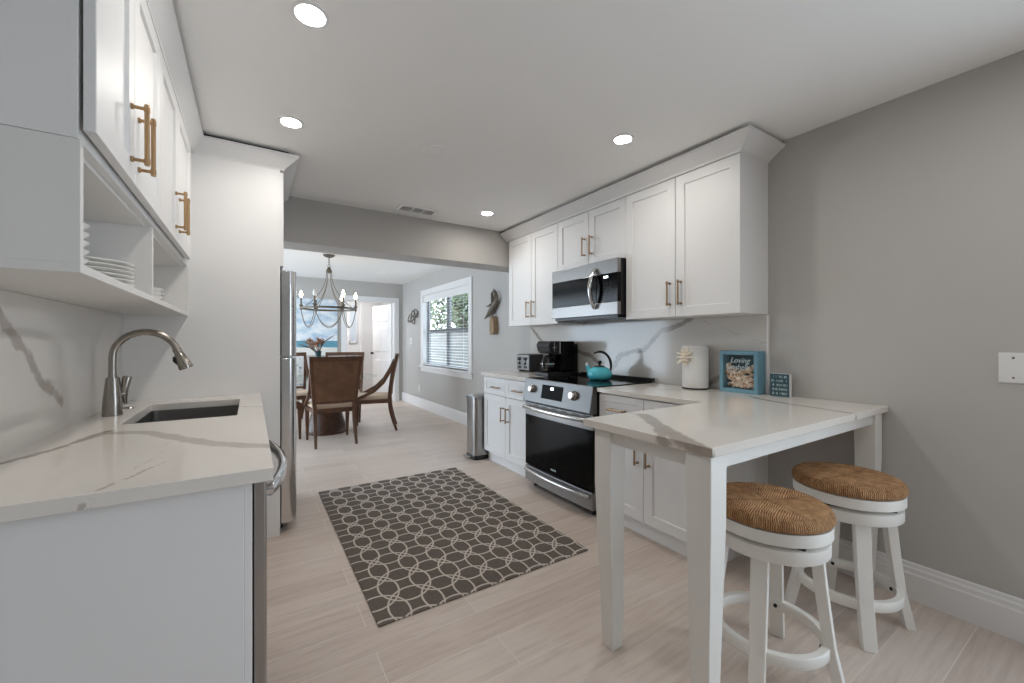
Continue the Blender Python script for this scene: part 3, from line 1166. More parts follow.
# slanted control panel
b = B()
b.prism([(1.972, 0.735), (1.985, 0.728), (2.045, 0.728), (2.045, 0.916), (2.012, 0.924), (2.005, 0.922)], 'y', y0, y1)
cp = part(t, 'control_panel', b, M['steel_dark'], bevel=0.003)
# frame of the slanted face
sl = Vector((2.005 - 1.972, 0, 0.922 - 0.735)).normalized()
nr = Vector((-sl.z, 0, sl.x))


def on_panel(y, s, o=0.0):
    return Vector((1.972, y, 0.735)) + sl * s + nr * o


b = B()
a = [on_panel(yy, ss, 0.0005) for yy, ss in ((2.415, 0.045), (2.675, 0.045), (2.675, 0.155), (2.415, 0.155))]
c = [on_panel(yy, ss, 0.003) for yy, ss in ((2.415, 0.045), (2.675, 0.045), (2.675, 0.155), (2.415, 0.155))]
b.hexa(a, c)
dp = part(cp, 'display', b, M['display_face'])
b = B()
for k, yy in enumerate((2.552, 2.538, 2.526)):
    a = [on_panel(y_, s_, 0.0032) for y_, s_ in ((yy, 0.118), (yy + 0.009, 0.118), (yy + 0.009, 0.140), (yy, 0.140))]
    c = [p + nr * 0.0006 for p in a]
    b = B()
    b.hexa(a, c)
    part(cp, 'display_digit', b, M['display'])
for yy in (2.80, 2.285):
    b = B()
    b.tube([on_panel(yy, 0.105, 0.0), on_panel(yy, 0.105, 0.008), on_panel(yy, 0.105, 0.010), on_panel(yy, 0.105, 0.034), on_panel(yy, 0.105, 0.038)], [0.037, 0.036, 0.031, 0.028, 0.024], 24)
    part(cp, 'knob', b, M['nickel'], True)
# vent strip
b = B()
b.box(2.005, y0, 0.7, 2.045, y1, 0.728)
part(t, 'vent_strip', b, M['black'])
# oven door: steel frame, black window, bowed handle


def bow(y, d):
    f = (y - y0) / (y1 - y0)
    return d * 4 * f * (1 - f)


def bowed_panel(x, z0, z1, xb, d, n=16, yy0=y0, yy1=y1):
    b = B()
    front, back = [], []
    for i in range(n + 1):
        y = yy0 + (yy1 - yy0) * i / n
        front.append((x - bow(y, d), y))
    poly = front + [(xb, yy1), (xb, yy0)]
    b.prism(poly, 'z', z0, z1)
    return b


b = bowed_panel(2.0, 0.615, 0.718, 2.045, 0.012)
od = part(t, 'oven_door', b, M['steel'], bevel=0.002)
for i in range(7):
    b = B()
    yy = y0 + 0.05 + i * (y1 - y0 - 0.1) / 6
    b.box(1.985 - bow(yy, 0.012) + 0.0135, yy - 0.035, 0.705, 2.01, yy + 0.035, 0.711)
    part(od, 'vent_slot', b, M['black'])
b = bowed_panel(2.002, 0.188, 0.615, 2.045, 0.010)
part(od, 'door_window', b, M['black_gloss'], bevel=0.002)
b = B()
pts = []
for i in range(17):
    y = y0 + 0.03 + (y1 - y0 - 0.06) * i / 16
    pts.append((1.965 - bow(y, 0.028), y, 0.684))
b.tube(pts, 0.011, 12, flat=(1.0, 1.5))
for yy in (y0 + 0.045, y1 - 0.045):
    b.cyl((2.0, yy, 0.684), (1.963 - bow(yy, 0.028), yy, 0.684), 0.009, None, 10)
part(od, 'door_handle', b, M['steel_bright'], True)
b = bowed_panel(2.0, 0.055, 0.178, 2.045, 0.012)
dr = part(t, 'drawer', b, M['steel'], bevel=0.002)
b = B()
pts, rr = [], []
for i in range(17):
    y = y0 + 0.02 + (y1 - y0 - 0.04) * i / 16
    pts.append((1.992 - bow(y, 0.034), y, 0.150))
b.tube(pts, 0.012, 12, flat=(1.3, 1.2))
part(dr, 'drawer_handle', b, M['steel_bright'], True)
# small maker's mark at the foot of the oven window
b = B()
for k in range(5):
    yy = 2.56 - k * 0.013
    b.box(1.9895 + 0.001, yy - 0.0085, 0.222, 1.9945, yy, 0.232 if k % 2 else 0.236)
part(od, 'maker_mark', b, M['lettering'])

# ------------------------------------------------------------------ microwave over the range
t = thing('microwave', 'stainless over-the-range microwave with black glass door', 'microwave', (2.45, 2.53, 1.425))
my0, my1, mz0, mz1 = 2.140, 2.925, 1.440, 1.862
b = B()
b.box(2.325, my0, mz0, WR - 0.022, my1, mz1)
b.box(2.31, my0 + 0.02, mz0 - 0.022, 2.60, my1 - 0.02, mz0)
part(t, 'body', b, M['black'])
XF = 2.288
b = B()
b.box(XF, my0 + 0.0, 1.755, 2.325, my1, mz1)
b.box(XF, my0 + 0.0, mz0 + 0.0, 2.325, my1, 1.535)
part(t, 'front_frame', b, M['steel'], bevel=0.003)
b = B()
b.box(XF + 0.002, 2.365, 1.535, 2.325, my1 - 0.002, 1.755)
dw = part(t, 'door_window', b, M['black_gloss'], bevel=0.002)
b = B()
b.box(XF + 0.002, my0 + 0.002, 1.535, 2.325, 2.362, 1.755)
cpn = part(t, 'control_panel', b, M['black_gloss'], bevel=0.002)
for k in range(4):
    b = B()
    b.box(XF + 0.0005, 2.275 - k * 0.012, 1.722, XF + 0.002, 2.283 - k * 0.012, 1.738)
    part(cpn, 'display_digit', b, M['display'])
for r_ in range(6):
    for k in range(3):
        b = B()
        b.box(XF + 0.001, 2.205 + k * 0.035, 1.562 + r_ * 0.023, XF + 0.002, 2.219 + k * 0.035, 1.566 + r_ * 0.023)
        part(cpn, 'key', b, M['dark'])
b = B()
pts = []
for i in range(13):
    f = i / 12
    pts.append((XF - 0.012 - 0.05 * math.sin(PI * f) ** 0.8, 2.372, 1.50 + 0.30 * f))
b.tube(pts, 0.0145, 12, flat=(1.2, 1.0))
b.cyl((XF, 2.372, 1.50), (XF - 0.02, 2.372, 1.505), 0.013, None, 12)
b.cyl((XF, 2.372, 1.80), (XF - 0.02, 2.372, 1.795), 0.013, None, 12)
part(t, 'handle', b, M['chrome'], True)

# ------------------------------------------------------------------ left run
LCX = 0.0475
# dishwasher at the near end
t = thing('dishwasher', 'stainless dishwasher under the near end of the left counter', 'dishwasher', (-0.25, 1.57, 0))
b = B()
b.box(-0.55, 1.262, 0.09, 0.0, 1.86, CT - 0.033)
b.box(-0.5, 1.27, 0.0, -0.06, 1.85, 0.09)
part(t, 'body', b, M['dark'])
b = B()
b.box(0.003, 1.262, 0.10, 0.034, 1.86, CT - 0.036)
dd = part(t, 'door', b, M['steel_v'], bevel=0.006, seg=3)
b = B()
pts = []
for i in range(17):
    f = i / 16
    pts.append((0.04 + 0.046 * math.sin(PI * f) ** 0.7, 1.275 + 0.57 * f, 0.842))
b.tube(pts, 0.013, 12, flat=(1.0, 1.6))
for yy in (1.28, 1.84):
    b.cyl((0.03, yy, 0.842), (0.05, yy, 0.842), 0.016, None, 12)
part(t, 'handle', b, M['chrome'], True)
# end panel
b = B()
b.box(WL + 0.001, 1.240, 0.0, -0.016, 1.260, CT - 0.031)
b.box(-0.016, 1.243, 0.0, 0.001, 1.260, CT - 0.031)
solo('end_panel', b, M['white'], 'white end panel closing the near end of the left counter', 'panel', (-0.3, 1.25, 0), bevel=0.0015)
# sink base cabinet
t = thing('sink_cabinet', 'white base cabinet under the sink, beside the tall fridge panel', 'cabinet', (-0.28, 2.42, 0))
b = B()
b.box(WL + 0.001, 1.865, 0.105, -0.02, 1.885, CT - 0.033)
b.box(WL + 0.001, 2.965, 0.105, -0.02, 2.985, CT - 0.033)
b.box(WL + 0.001, 1.885, 0.105, -0.02, 2.965, 0.125)
b.box(-0.05, 1.885, 0.125, -0.02, 2.965, 0.66)
b.box(-0.55, 1.87, 0.0, -0.08, 2.985, 0.105)
part(t, 'carcass', b, M['white'])
for (a, c, hh) in ((1.867, 2.425, 2.38), (2.425, 2.985, 2.47)):
    b = B()
    b.shaker(a + G, c - G, 0.112, CT - 0.04, 0.0, 1)
    d = part(t, 'door', b, M['white'])
    pull_v(d, 0.0, hh, 0.60, 0.74, 1, M['gold'])
# countertop with the sink cut-out
SX0, SX1, SY0, SY1 = -0.43, -0.053, 2.15, 2.75
t = thing('left_countertop', 'polished quartz countertop with the sink cut into it on the left', 'countertop', (-0.28, 2.1, CT - 0.033))
b = B()
cx0, cx1, cy0, cy1 = WL, LCX, 1.2086, 2.988
for z in (CT - 0.033, CT):
    pass
outer = [(cx0, cy0), (cx1, cy0), (cx1, cy1), (cx0, cy1)]
inner = [(SX0, SY0), (SX1, SY0), (SX1, SY1), (SX0, SY1)]
vs = {}
for tag_, poly in (('o', outer), ('i', inner)):
    for k, p in enumerate(poly):
        for lv, z in ((0, CT - 0.033), (1, CT)):
            vs[tag_, k, lv] = b.m.verts.new((p[0], p[1], z))
for k in range(4):
    j = (k + 1) % 4
    b.face([vs['o', k, 1], vs['o', j, 1], vs['i', j, 1], vs['i', k, 1]])
    b.face([vs['o', k, 0], vs['i', k, 0], vs['i', j, 0], vs['o', j, 0]])
    b.face([vs['o', k, 0], vs['o', j, 0], vs['o', j, 1], vs['o', k, 1]])
    b.face([vs['i', k, 0], vs['i', k, 1], vs['i', j, 1], vs['i', j, 0]])
part(t, 'slab', b, M['q_left'], bevel=0.0015)
# undermount sink
b = B()
r0 = 0.012
bz = CT - 0.033
dp_ = 0.20


def rrect(x0, y0, x1, y1, r, z, n=5):
    out = []
    for (cx, cy, a0) in ((x1 - r, y1 - r, 0), (x0 + r, y1 - r, PI / 2), (x0 + r, y0 + r, PI), (x1 - r, y0 + r, 1.5 * PI)):
        for k in range(n):
            a = a0 + (PI / 2) * k / (n - 1)
            out.append((cx + r * math.cos(a), cy + r * math.sin(a), z))
    return out


rings = [rrect(SX0 - .02, SY0 - .02, SX1 + .02, SY1 + .02, .03, bz - 0.001), rrect(SX0 + .002, SY0 + .002, SX1 - .002, SY1 - .002, .03, bz - 0.001),
         rrect(SX0 + .004, SY0 + .004, SX1 - .004, SY1 - .004, .03, bz - dp_ + .02), rrect(SX0 + .03, SY0 + .03, SX1 - .03, SY1 - .03, .03, bz - dp_)]
rv = [[b.m.verts.new(p) for p in r] for r in rings]
for a, c in zip(rv[:-1], rv[1:]):
    n = len(a)
    for k in range(n):
        b.face([a[k], a[(k + 1) % n], c[(k + 1) % n], c[k]])
b.face(rv[-1])
t = thing('sink', 'stainless undermount sink basin in the left countertop', 'sink', (-0.24, 2.45, bz - dp_))
sk = part(t, 'basin', b, M['steel'], True)
b = B()
b.lathe([(0.045, bz - dp_ + 0.001), (0.045, bz - dp_ + 0.004), (0.03, bz - dp_ + 0.005), (0, bz - dp_ + 0.002)], -0.3, 2.45, 24)
part(t, 'drain', b, M['chrome'], True)
# faucet
fx, fy = -0.509, 2.432
t = thing('faucet', 'brushed nickel gooseneck pull-down faucet behind the sink', 'faucet', (fx, fy, CT))
b = B()
b.lathe([(0, CT), (0.034, CT), (0.034, CT + 0.006), (0.033, CT + 0.02), (0.033, CT + 0.06), (0.028, CT + 0.11), (0.024, CT + 0.155), (0.0225, CT + 0.165), (0, CT + 0.165)], fx, fy, 28)
part(t, 'base', b, M['nickel'], True)
b = B()
pts = [(fx, fy, CT + 0.16), (fx, fy, CT + 0.25)]
R0 = 0.111
for i in range(1, 15):
    a = PI - (PI * 0.91) * i / 14
    pts.append((fx + R0 + R0 * math.cos(a), fy, CT + 0.253 + R0 * math.sin(a)))
b.tube(pts, 0.0145, 16)
part(t, 'spout', b, M['nickel'], True)
e = Vector(pts[-1])
dr_ = (Vector(pts[-1]) - Vector(pts[-2])).normalized()
b = B()
b.tube([e - dr_ * 0.004, e + dr_ * 0.004, e + dr_ * 0.018, e + dr_ * 0.022, e + dr_ * 0.088, e + dr_ * 0.095], [0.0175, 0.0175, 0.0165, 0.019, 0.029, 0.027], 20)
sh = part(t, 'spray_head', b, M['nickel'], True)
b = B()
sd = Vector((-dr_.z, 0, dr_.x))
if sd.x > 0:
    sd = -sd
c0 = e + dr_ * 0.045 + sd * 0.021
b.tube([c0 - dr_ * 0.018, c0 + sd * 0.006, c0 + dr_ * 0.022], [0.006, 0.008, 0.005], 8)
part(sh, 'spray_button', b, M['black'], True)
b = B()
b.cyl((fx, fy, CT + 0.085), (fx + 0.036, fy + 0.012, CT + 0.09), 0.012, 0.011, 14)
b.tube([(fx + 0.040, fy + 0.015, CT + 0.045), (fx + 0.036, fy + 0.014, CT + 0.07), (fx + 0.036, fy + 0.014, CT + 0.11), (fx + 0.044, fy + 0.016, CT + 0.162), (fx + 0.045, fy + 0.016, CT + 0.168)], [0.005, 0.009, 0.013, 0.018, 0.016], 14)
part(t, 'lever', b, M['nickel'], True)
b = B()
b.lathe([(0, CT + 0.007), (0.02, CT + 0.006), (0.024, CT + 0.001), (0.024, CT)], -0.50, 2.66, 20)
solo('hole_cover', b, M['nickel'], 'small round nickel cap on the counter beside the faucet', 'cap', (-0.50, 2.66, CT), smooth=True)
# left backsplash
b = B()
b.box(WL + 0.0015, 1.25, CT, WL + 0.016, 2.988, 1.382)
solo('left_backsplash', b, M['q_left_wall'], 'polished quartz backsplash with a grey vein behind the faucet', 'backsplash', (WL, 2.1, CT))

# tall fridge panel
b = B()
b.box(WL, 2.990, 0, 0.154, 3.010, UT)
solo('tall_panel', b, M['white'], 'tall white panel between the sink counter and the refrigerator', 'panel', (-0.22, 3.0, 0), bevel=0.001)
# cabinet above the fridge
t = thing('over_fridge_cabinet', 'white wall cabinet above the refrigerator', 'cabinet', (-0.2, 3.42, 1.73))
b = B()
b.box(WL, 3.012, 1.73, 0.152, 3.835, UT)
part(t, 'carcass', b, M['white'])
for (a, c, hh) in ((3.012, 3.42, 3.37), (3.42, 3.833, 3.47)):
    b = B()
    b.shaker(a + G, c - G, 1.72, UT - 0.006, 0.174, 1)
    part(t, 'door', b, M['white'])
# refrigerator
t = thing('refrigerator', 'stainless top-freezer refrigerator behind the tall white panel', 'refrigerator', (-0.15, 3.41, 0))
ry0, ry1 = 3.022, 3.815
b = B()
b.box(-0.56, ry0 + 0.01, 0.03, 0.155, ry1 - 0.01, 1.69)
for xx in (-0.5, 0.1):
    for yy in (ry0 + 0.06, ry1 - 0.06):
        b.cyl((xx, yy, 0), (xx, yy, 0.03), 0.025, None, 10)
b.box(0.1, ry0 + 0.02, 0.03, 0.17, ry1 - 0.02, 0.075)
part(t, 'body', b, M['dark'])


def fdoor(z0, z1):
    b = B()
    poly = [(0.160, ry0)]
    for k in range(9):
        a = PI / 2 * k / 8
        poly.append((0.204 + 0.048 * math.sin(a), ry0 + 0.05 - 0.05 * math.cos(a)))
    for k in range(9):
        a = PI / 2 * k / 8
        poly.append((0.204 + 0.048 * math.cos(a), ry1 - 0.05 + 0.05 * math.sin(a)))
    poly.append((0.160, ry1))
    b.prism(poly, 'z', z0, z1)
    return b


part(t, 'freezer_door', fdoor(1.143, 1.695), M['steel_door'], True, bevel=0.003)
part(t, 'fridge_door', fdoor(0.062, 1.130), M['steel_door'], True, bevel=0.003)

# left wall cabinets
LF, LC = -0.283, -0.311


def left_upper(label, y0, y1, dy0, joint, dy1, hh):
    t = thing('upper_cabinet', label, 'cabinet', (-0.45, (y0 + y1) / 2, 1.668), 0, 'white wall cabinets over the sink')
    b = B()
    b.box(WL + 0.0015, y0, 1.668, LC, y1, UT)
    part(t, 'carcass', b, M['white'], bevel=0.001)
    for (a, c, h) in ((dy0, joint, hh[0]), (joint, dy1, hh[1])):
        b = B()
        b.shaker(a + G, c - G, 1.688, UT - 0.006, LF, 1)
        d = part(t, 'door', b, M['white'])
        pull_v(d, LF, h, 1.745, 1.892, 1, M['gold'], 0.0060, 0.034)


left_upper('white wall cabinet with gold pulls nearest on the left wall', 1.227, 1.966, 1.227, 1.575, 1.965, (1.530, 1.617))
left_upper('white wall cabinet with gold pulls over the sink, beside the tall panel', 1.968, 2.988, 1.968, 2.385, 2.87, (2.325, 2.425))
# open shelf units beneath
t = thing('open_shelf', 'white open shelf unit under the left wall cabinets, holding plates', 'shelf', (-0.45, 2.1, 1.383))
b = B()
b.box(WL + 0.002, 1.227, 1.3832, -0.307, 2.988, 1.403)
b.box(WL + 0.002, 1.247, 1.655, -0.33, 2.988, 1.667)
part(t, 'board', b, M['inside'], bevel=0.001)
b = B()
b.box(WL, 1.227, 1.403, -0.307, 1.247, 1.667)
part(t, 'side_panel', b, M['inside'], bevel=0.001)
b = B()
b.box(WL, 2.968, 1.403, -0.307, 2.988, 1.655)
part(t, 'side_panel', b, M['inside'], bevel=0.001)
b = B()
b.box(WL + 0.01, 1.975, 1.403, -0.307, 1.995, 1.655)
part(t, 'divider', b, M['inside'], bevel=0.001)
b = B()
b.box(WL, 1.247, 1.403, WL + 0.01, 2.968, 1.655)
part(t, 'back_panel', b, M['inside'])
# crockery
ordn = ['lowest', 'second from the bottom', 'third from the bottom', 'third from the top', 'second from the top', 'topmost']
px, py = -0.45, 1.80
for k in range(6):
    b = B()
    z = 1.4032 + k * 0.0135
    b.lathe([(0, z), (0.075, z), (0.085, z + 0.004), (0.125, z + 0.014), (0.126, z + 0.0165), (0.12, z + 0.0165), (0.083, z + 0.0075), (0, z + 0.006)], px, py, 40)
    solo('dinner_plate', b, M['china'], 'white dinner plate, %s in the stack on the open shelf' % ordn[k], 'plate', (px, py, z), 'white dinner plates on the open shelf', True)
bx_, by_ = -0.46, 1.585
for k in range(6):
    b = B()
    z = 1.4032 + k * 0.024
    b.lathe([(0, z), (0.04, z), (0.05, z + 0.006), (0.078, z + 0.032), (0.080, z + 0.036), (0.076, z + 0.036), (0.047, z + 0.0115), (0, z + 0.008)], bx_, by_, 36)
    solo('bowl', b, M['china'], 'white bowl, %s in the stack nearest the camera on the open shelf' % ordn[k], 'bowl', (bx_, by_, z), 'white bowls on the open shelf', True)
px, py = -0.41, 2.29
for k in range(3):
    b = B()
    z = 1.4032 + k * 0.017
    b.lathe([(0, z), (0.055, z), (0.065, z + 0.004), (0.09, z + 0.022), (0.092, z + 0.025), (0.087, z + 0.025), (0.062, z + 0.0085), (0, z + 0.007)], px, py, 36)
    solo('serving_bowl', b, M['china'], 'white serving bowl, %s of three beyond the shelf divider' % ('lowest', 'middle', 'topmost')[k], 'bowl', (px, py, z), 'white serving bowls on the open shelf', True)
b = B()
px, py = px, py
z = 1.4032 + 2 * 0.017 + 0.0085
b.lathe([(0, z), (0.026, z), (0.034, z + 0.07), (0.032, z + 0.07), (0.025, z + 0.004), (0, z + 0.004)], px, py, 28)
solo('cup', b, M['china'], 'small white cup standing in the topmost serving bowl', 'cup', (px, py, z), None, True)

# crown on the left run
ZL = UT + 0.0005
P = [(WL, 1.227), (LF, 1.227), (LF, 2.990), (0.154, 2.990), (0.176, 2.990), (0.176, 3.836), (WL, 3.836)]
Q = [(WL, 1.147), (LF + 0.052, 1.147), (LF + 0.052, 2.915), (0.23, 2.915), (0.255, 2.915), (0.255, 3.836), (WL, 3.836)]
b = crown([(P, ZL), (lerp2(P, Q, 0.05), ZL + 0.01), (lerp2(P, Q, 0.93), 2.398), (Q, 2.402), (Q, 2.414)])
solo('crown_moulding', b, M['white'], 'white crown moulding along the left cabinets and over the tall panel', 'moulding', (-0.3, 2.5, ZL))
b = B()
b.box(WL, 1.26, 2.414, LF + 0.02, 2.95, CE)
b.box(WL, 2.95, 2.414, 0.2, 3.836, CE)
solo('painted_shade_strip', b, M['gap'], 'dark strip painted as the shade between the left crown moulding and the ceiling', 'strip', (-0.3, 2.5, 2.42))  # same painted shadow line over the left crown

# ------------------------------------------------------------------ ceiling fixtures
lab = {(0.182, 1.663): 'lit recessed ceiling light nearest, left of centre',
       (0.182, 2.536): 'lit recessed ceiling light above the tall fridge panel',
       (1.856, 1.694): 'lit recessed ceiling light nearest the right wall cabinets',
       (1.856, 3.351): 'lit recessed ceiling light nearest the dining room header'}
for (x, y), l in lab.items():
    t = thing('recessed_light', l, 'light', (x, y, CE), 0, 'recessed lights in the kitchen ceiling')
    b = B()
    b.lathe([(0.064, CE), (0.064, CE - 0.004), (0.052, CE - 0.007), (0.046, CE - 0.003), (0.046, CE)], x, y, 36)
    part(t, 'trim_ring', b, M['trim'], True)
    b = B()
    b.lathe([(0, CE - 0.004), (0.046, CE - 0.003)], x, y, 36)
    part(t, 'lens', b, M['lens'], True)
for (x, y), l in {(1.856, 0.03): 'unseen lit recessed ceiling light added behind the camera by the right wall',
                  (-1.6, -0.9): 'unseen lit recessed ceiling light added in the living area behind the camera'}.items():
    t = thing('recessed_light', l, 'light', (x, y, CE), 0, 'recessed lights in the kitchen ceiling')  # unseen lights added behind the camera as fill
    b = B()
    b.lathe([(0.064, CE), (0.064, CE - 0.004), (0.052, CE - 0.007), (0.046, CE - 0.003), (0.046, CE)], x, y, 36)
    part(t, 'trim_ring', b, M['trim'], True)
    b = B()
    b.lathe([(0, CE - 0.004), (0.046, CE - 0.003)], x, y, 36)
    part(t, 'lens', b, M['lens'], True)
b = B()
b.lathe([(0.085, CE), (0.085, CE - 0.006), (0.078, CE - 0.010), (0, CE - 0.011)], 0.975, 2.436, 36)
solo('ceiling_cover_plate', b, M['ceiling'], 'white round blank cover plate in the middle of the ceiling', 'cover plate', (0.975, 2.436, CE), smooth=True)
t = thing('ceiling_vent', 'white louvred air vent in the ceiling by the header', 'vent', (1.27, 3.62, CE))
b = B()
vx0, vx1, vy0, vy1 = 1.10, 1.45, 3.53, 3.70
b.box(vx0, vy0, CE - 0.008, vx1, vy0 + 0.025, CE)
b.box(vx0, vy1 - 0.025, CE - 0.008, vx1, vy1, CE)
b.box(vx0, vy0 + 0.025, CE - 0.008, vx0 + 0.025, vy1 - 0.025, CE)
b.box(vx1 - 0.025, vy0 + 0.025, CE - 0.008, vx1, vy1 - 0.025, CE)
for xx in (vx0 + 0.12, vx0 + 0.22):
    b.box(xx, vy0 + 0.025, CE - 0.008, xx + 0.012, vy1 - 0.025, CE)
part(t, 'frame', b, M['ceiling'], bevel=0.002)
b = B()
for k in range(9):
    yy = vy0 + 0.032 + k * 0.0122
    b.hexa([(vx0 + 0.025, yy, CE - 0.009), (vx1 - 0.025, yy, CE - 0.009), (vx1 - 0.025, yy + 0.002, CE - 0.009), (vx0 + 0.025, yy + 0.002, CE - 0.009)],
           [(vx0 + 0.025, yy + 0.006, CE - 0.001), (vx1 - 0.025, yy + 0.006, CE - 0.001), (vx1 - 0.025, yy + 0.008, CE - 0.001), (vx0 + 0.025, yy + 0.008, CE - 0.001)])
part(t, 'louvres', b, M['trim'])
b = B()
b.box(vx0 + 0.02, vy0 + 0.02, CE - 0.0015, vx1 - 0.02, vy1 - 0.02, CE - 0.0005)
part(t, 'duct_shade', b, M['gap'])  # dark sheet painted as the shade inside the vent
b = B()
b.lathe([(0.09, CE), (0.09, CE - 0.006), (0.08, CE - 0.01), (0, CE - 0.011)], 1.92, 7.3, 28)
solo('ceiling_cover_plate', b, M['ceiling'], 'white round cover plate on the dining room ceiling', 'cover plate', (1.92, 7.3, CE), smooth=True)

# ------------------------------------------------------------------ rug
b = B()
rx0, rx1, ry0_, ry1_ = 0.462, 1.681, 1.800, 3.672
b.prism([(rx0, ry0_), (rx1, ry0_), (rx1, ry1_), (rx0, ry1_)], 'z', 0.0005, 0.0085)
solo('rug', b, M['rug'], 'dark taupe rug with pale interlocking rings on the kitchen floor', 'rug', ((rx0 + rx1) / 2, (ry0_ + ry1_) / 2, 0.0), bevel=0.003)

# ------------------------------------------------------------------ stools


def make_stool(label, loc, rotz):
    t = thing('swivel_stool', label, 'stool', loc, rotz, 'counter stools at the peninsula', local=True)
    b = B()
    b.lathe([(0, 0.590), (0.185, 0.590), (0.197, 0.594), (0.204, 0.604), (0.204, 0.618), (0.197, 0.632), (0.186, 0.639)], 0, 0, 64)
    s = part(t, 'seat_edge', b, M['rush_side'], True)
    b = B()
    b.lathe([(0.187, 0.6385), (0.16, 0.642), (0.10, 0.640), (0.05, 0.636), (0, 0.634)], 0, 0, 64)
    part(t, 'seat', b, M['rush'], True)
    b = B()
    b.lathe([(0, 0.590), (0.199, 0.590), (0.199, 0.549), (0.196, 0.546), (0, 0.546)], 0, 0, 56)
    part(t, 'seat_ring', b, M['white_wood'], True)
    b = B()
    b.lathe([(0, 0.546), (0.11, 0.546), (0.11, 0.541), (0.09, 0.541), (0.09, 0.533), (0.12, 0.533), (0.12, 0.528), (0, 0.528)], 0, 0, 40)
    for k in range(4):
        a = PI / 4 + k * PI / 2
        c, s_ = math.cos(a), math.sin(a)
        b.box(c * 0.14 - 0.03, s_ * 0.14 - 0.03, 0.530, c * 0.14 + 0.03, s_ * 0.14 + 0.03, 0.5335)
        b.box(c * 0.14 - 0.03, s_ * 0.14 - 0.03, 0.5405, c * 0.14 + 0.03, s_ * 0.14 + 0.03, 0.544)
    part(t, 'swivel_plate', b, M['dark'])
    b = B()
    b.lathe([(0, 0.530), (0.188, 0.530), (0.192, 0.527), (0.192, 0.486), (0.189, 0.482), (0, 0.482)], 0, 0, 56)
    part(t, 'base_ring', b, M['white_wood'], True)
    for k in range(4):
        a = k * PI / 2
        ca, sa = math.cos(a), math.sin(a)
        def q(r, z, hr, ht):
            return [(ca * (r + i * hr) - sa * (j * ht), sa * (r + i * hr) + ca * (j * ht), z) for i, j in ((-1, -1), (1, -1), (1, 1), (-1, 1))]
        b = B()
        lv = [(0.150, 0.484, 0.019, 0.027), (0.166, 0.33, 0.018, 0.026), (0.187, 0.16, 0.017, 0.025), (0.222, 0.0, 0.017, 0.024)]
        rg = [[b.m.verts.new(p) for p in q(*l)] for l in lv]
        b.face(rg[0])
        b.face(rg[-1][::-1])
        for A_, C_ in zip(rg[:-1], rg[1:]):
            for i in range(4):
                b.face([A_[i], A_[(i + 1) % 4], C_[(i + 1) % 4], C_[i]])
        part(t, 'leg', b, M['white_wood'], bevel=0.003)
    b = B()
    n = 56
    b.lathe([(0.164, 0.138), (0.164, 0.170), (0.167, 0.174), (0.188, 0.174), (0.191, 0.170), (0.191, 0.138), (0.188, 0.134), (0.167, 0.134)], 0, 0, n, close=True)
    fr = part(t, 'foot_ring', b, M['white_wood'], True)
    for k in range(4):
        b = B()
        a = k * PI / 2
        c, s_ = math.cos(a), math.sin(a)
        b.cyl((c * 0.157, s_ * 0.157, 0.154), (c * 0.165, s_ * 0.165, 0.154), 0.007, None, 10)
        part(fr, 'bolt', b, M['dark'])
    return t


st1 = make_stool('white swivel stool with a woven rush seat, nearer, behind the front table leg', (1.658, 0.792, 0), math.radians(196.5))
dup(st1, (2.265, 0.750, 0), math.radians(217), 'white swivel stool with a woven rush seat, nearest the right wall')

# ------------------------------------------------------------------ things on the right counter
# toaster
t = thing('toaster', 'stainless toaster with two levers at the far end of the counter', 'toaster', (2.55, 3.66, CT))
b = B()
b.box(2.475, 3.535, CT + 0.012, 2.655, 3.785, CT + 0.185)
b.box(2.49, 3.55, CT, 2.64, 3.77, CT + 0.012)
part(t, 'body', b, M['black'], bevel=0.012, seg=3)
b = B()
b.box(2.463, 3.545, CT + 0.016, 2.4755, 3.775, CT + 0.178)
part(t, 'front_plate', b, M['steel'], bevel=0.004)
for yy in (3.605, 3.715):
    b = B()
    b.box(2.4615, yy - 0.006, CT + 0.07, 2.4635, yy + 0.006, CT + 0.15)
    b.box(2.4615, yy - 0.03, CT + 0.035, 2.4635, yy + 0.03, CT + 0.058)
    b.box(2.4615, yy - 0.04, CT + 0.135, 2.4635, yy + 0.04, CT + 0.152)
    b.box(2.445, yy - 0.018, CT + 0.122, 2.4635, yy + 0.018, CT + 0.134)
    b.cyl((2.464, yy, CT + 0.085), (2.45, yy, CT + 0.085), 0.013, None, 12)
    part(t, 'lever', b, M['black'])
b = B()
for yy in (3.61, 3.71):
    b.box(2.50, yy - 0.012, CT + 0.1845, 2.635, yy + 0.012, CT + 0.1862)
part(t, 'bread_slots', b, M['dark'])
# coffee maker
t = thing('coffee_maker', 'black drip coffee maker with glass carafe beside the range', 'coffee maker', (2.4, 3.08, CT))
b = B()
b.box(2.275, 2.965, CT, 2.652, 3.185, CT + 0.035)
part(t, 'base', b, M['black'], bevel=0.01, seg=3)
b = B()
b.box(2.435, 2.975, CT + 0.035, 2.600, 3.175, CT + 0.325)
part(t, 'tower', b, M['black_gloss'], bevel=0.008)
b = B()
b.box(2.600, 2.99, CT + 0.035, 2.655, 3.165, CT + 0.30)
part(t, 'water_tank', b, M['carafe'], bevel=0.008)
b = B()
b.prism([(2.305, CT + 0.235), (2.335, CT + 0.205), (2.435, CT + 0.205), (2.435, CT + 0.325), (2.315, CT + 0.325), (2.290, CT + 0.29)], 'y', 2.975, 3.175)
hd = part(t, 'brew_head', b, M['black'], bevel=0.008)
b = B()
b.box(2.415, 2.972, CT + 0.21, 2.425, 2.976, CT + 0.32)
b.box(2.335, 2.972, CT + 0.262, 2.375, 2.976, CT + 0.270)
b.box(2.350, 2.972, CT + 0.23, 2.356, 2.976, CT + 0.315)
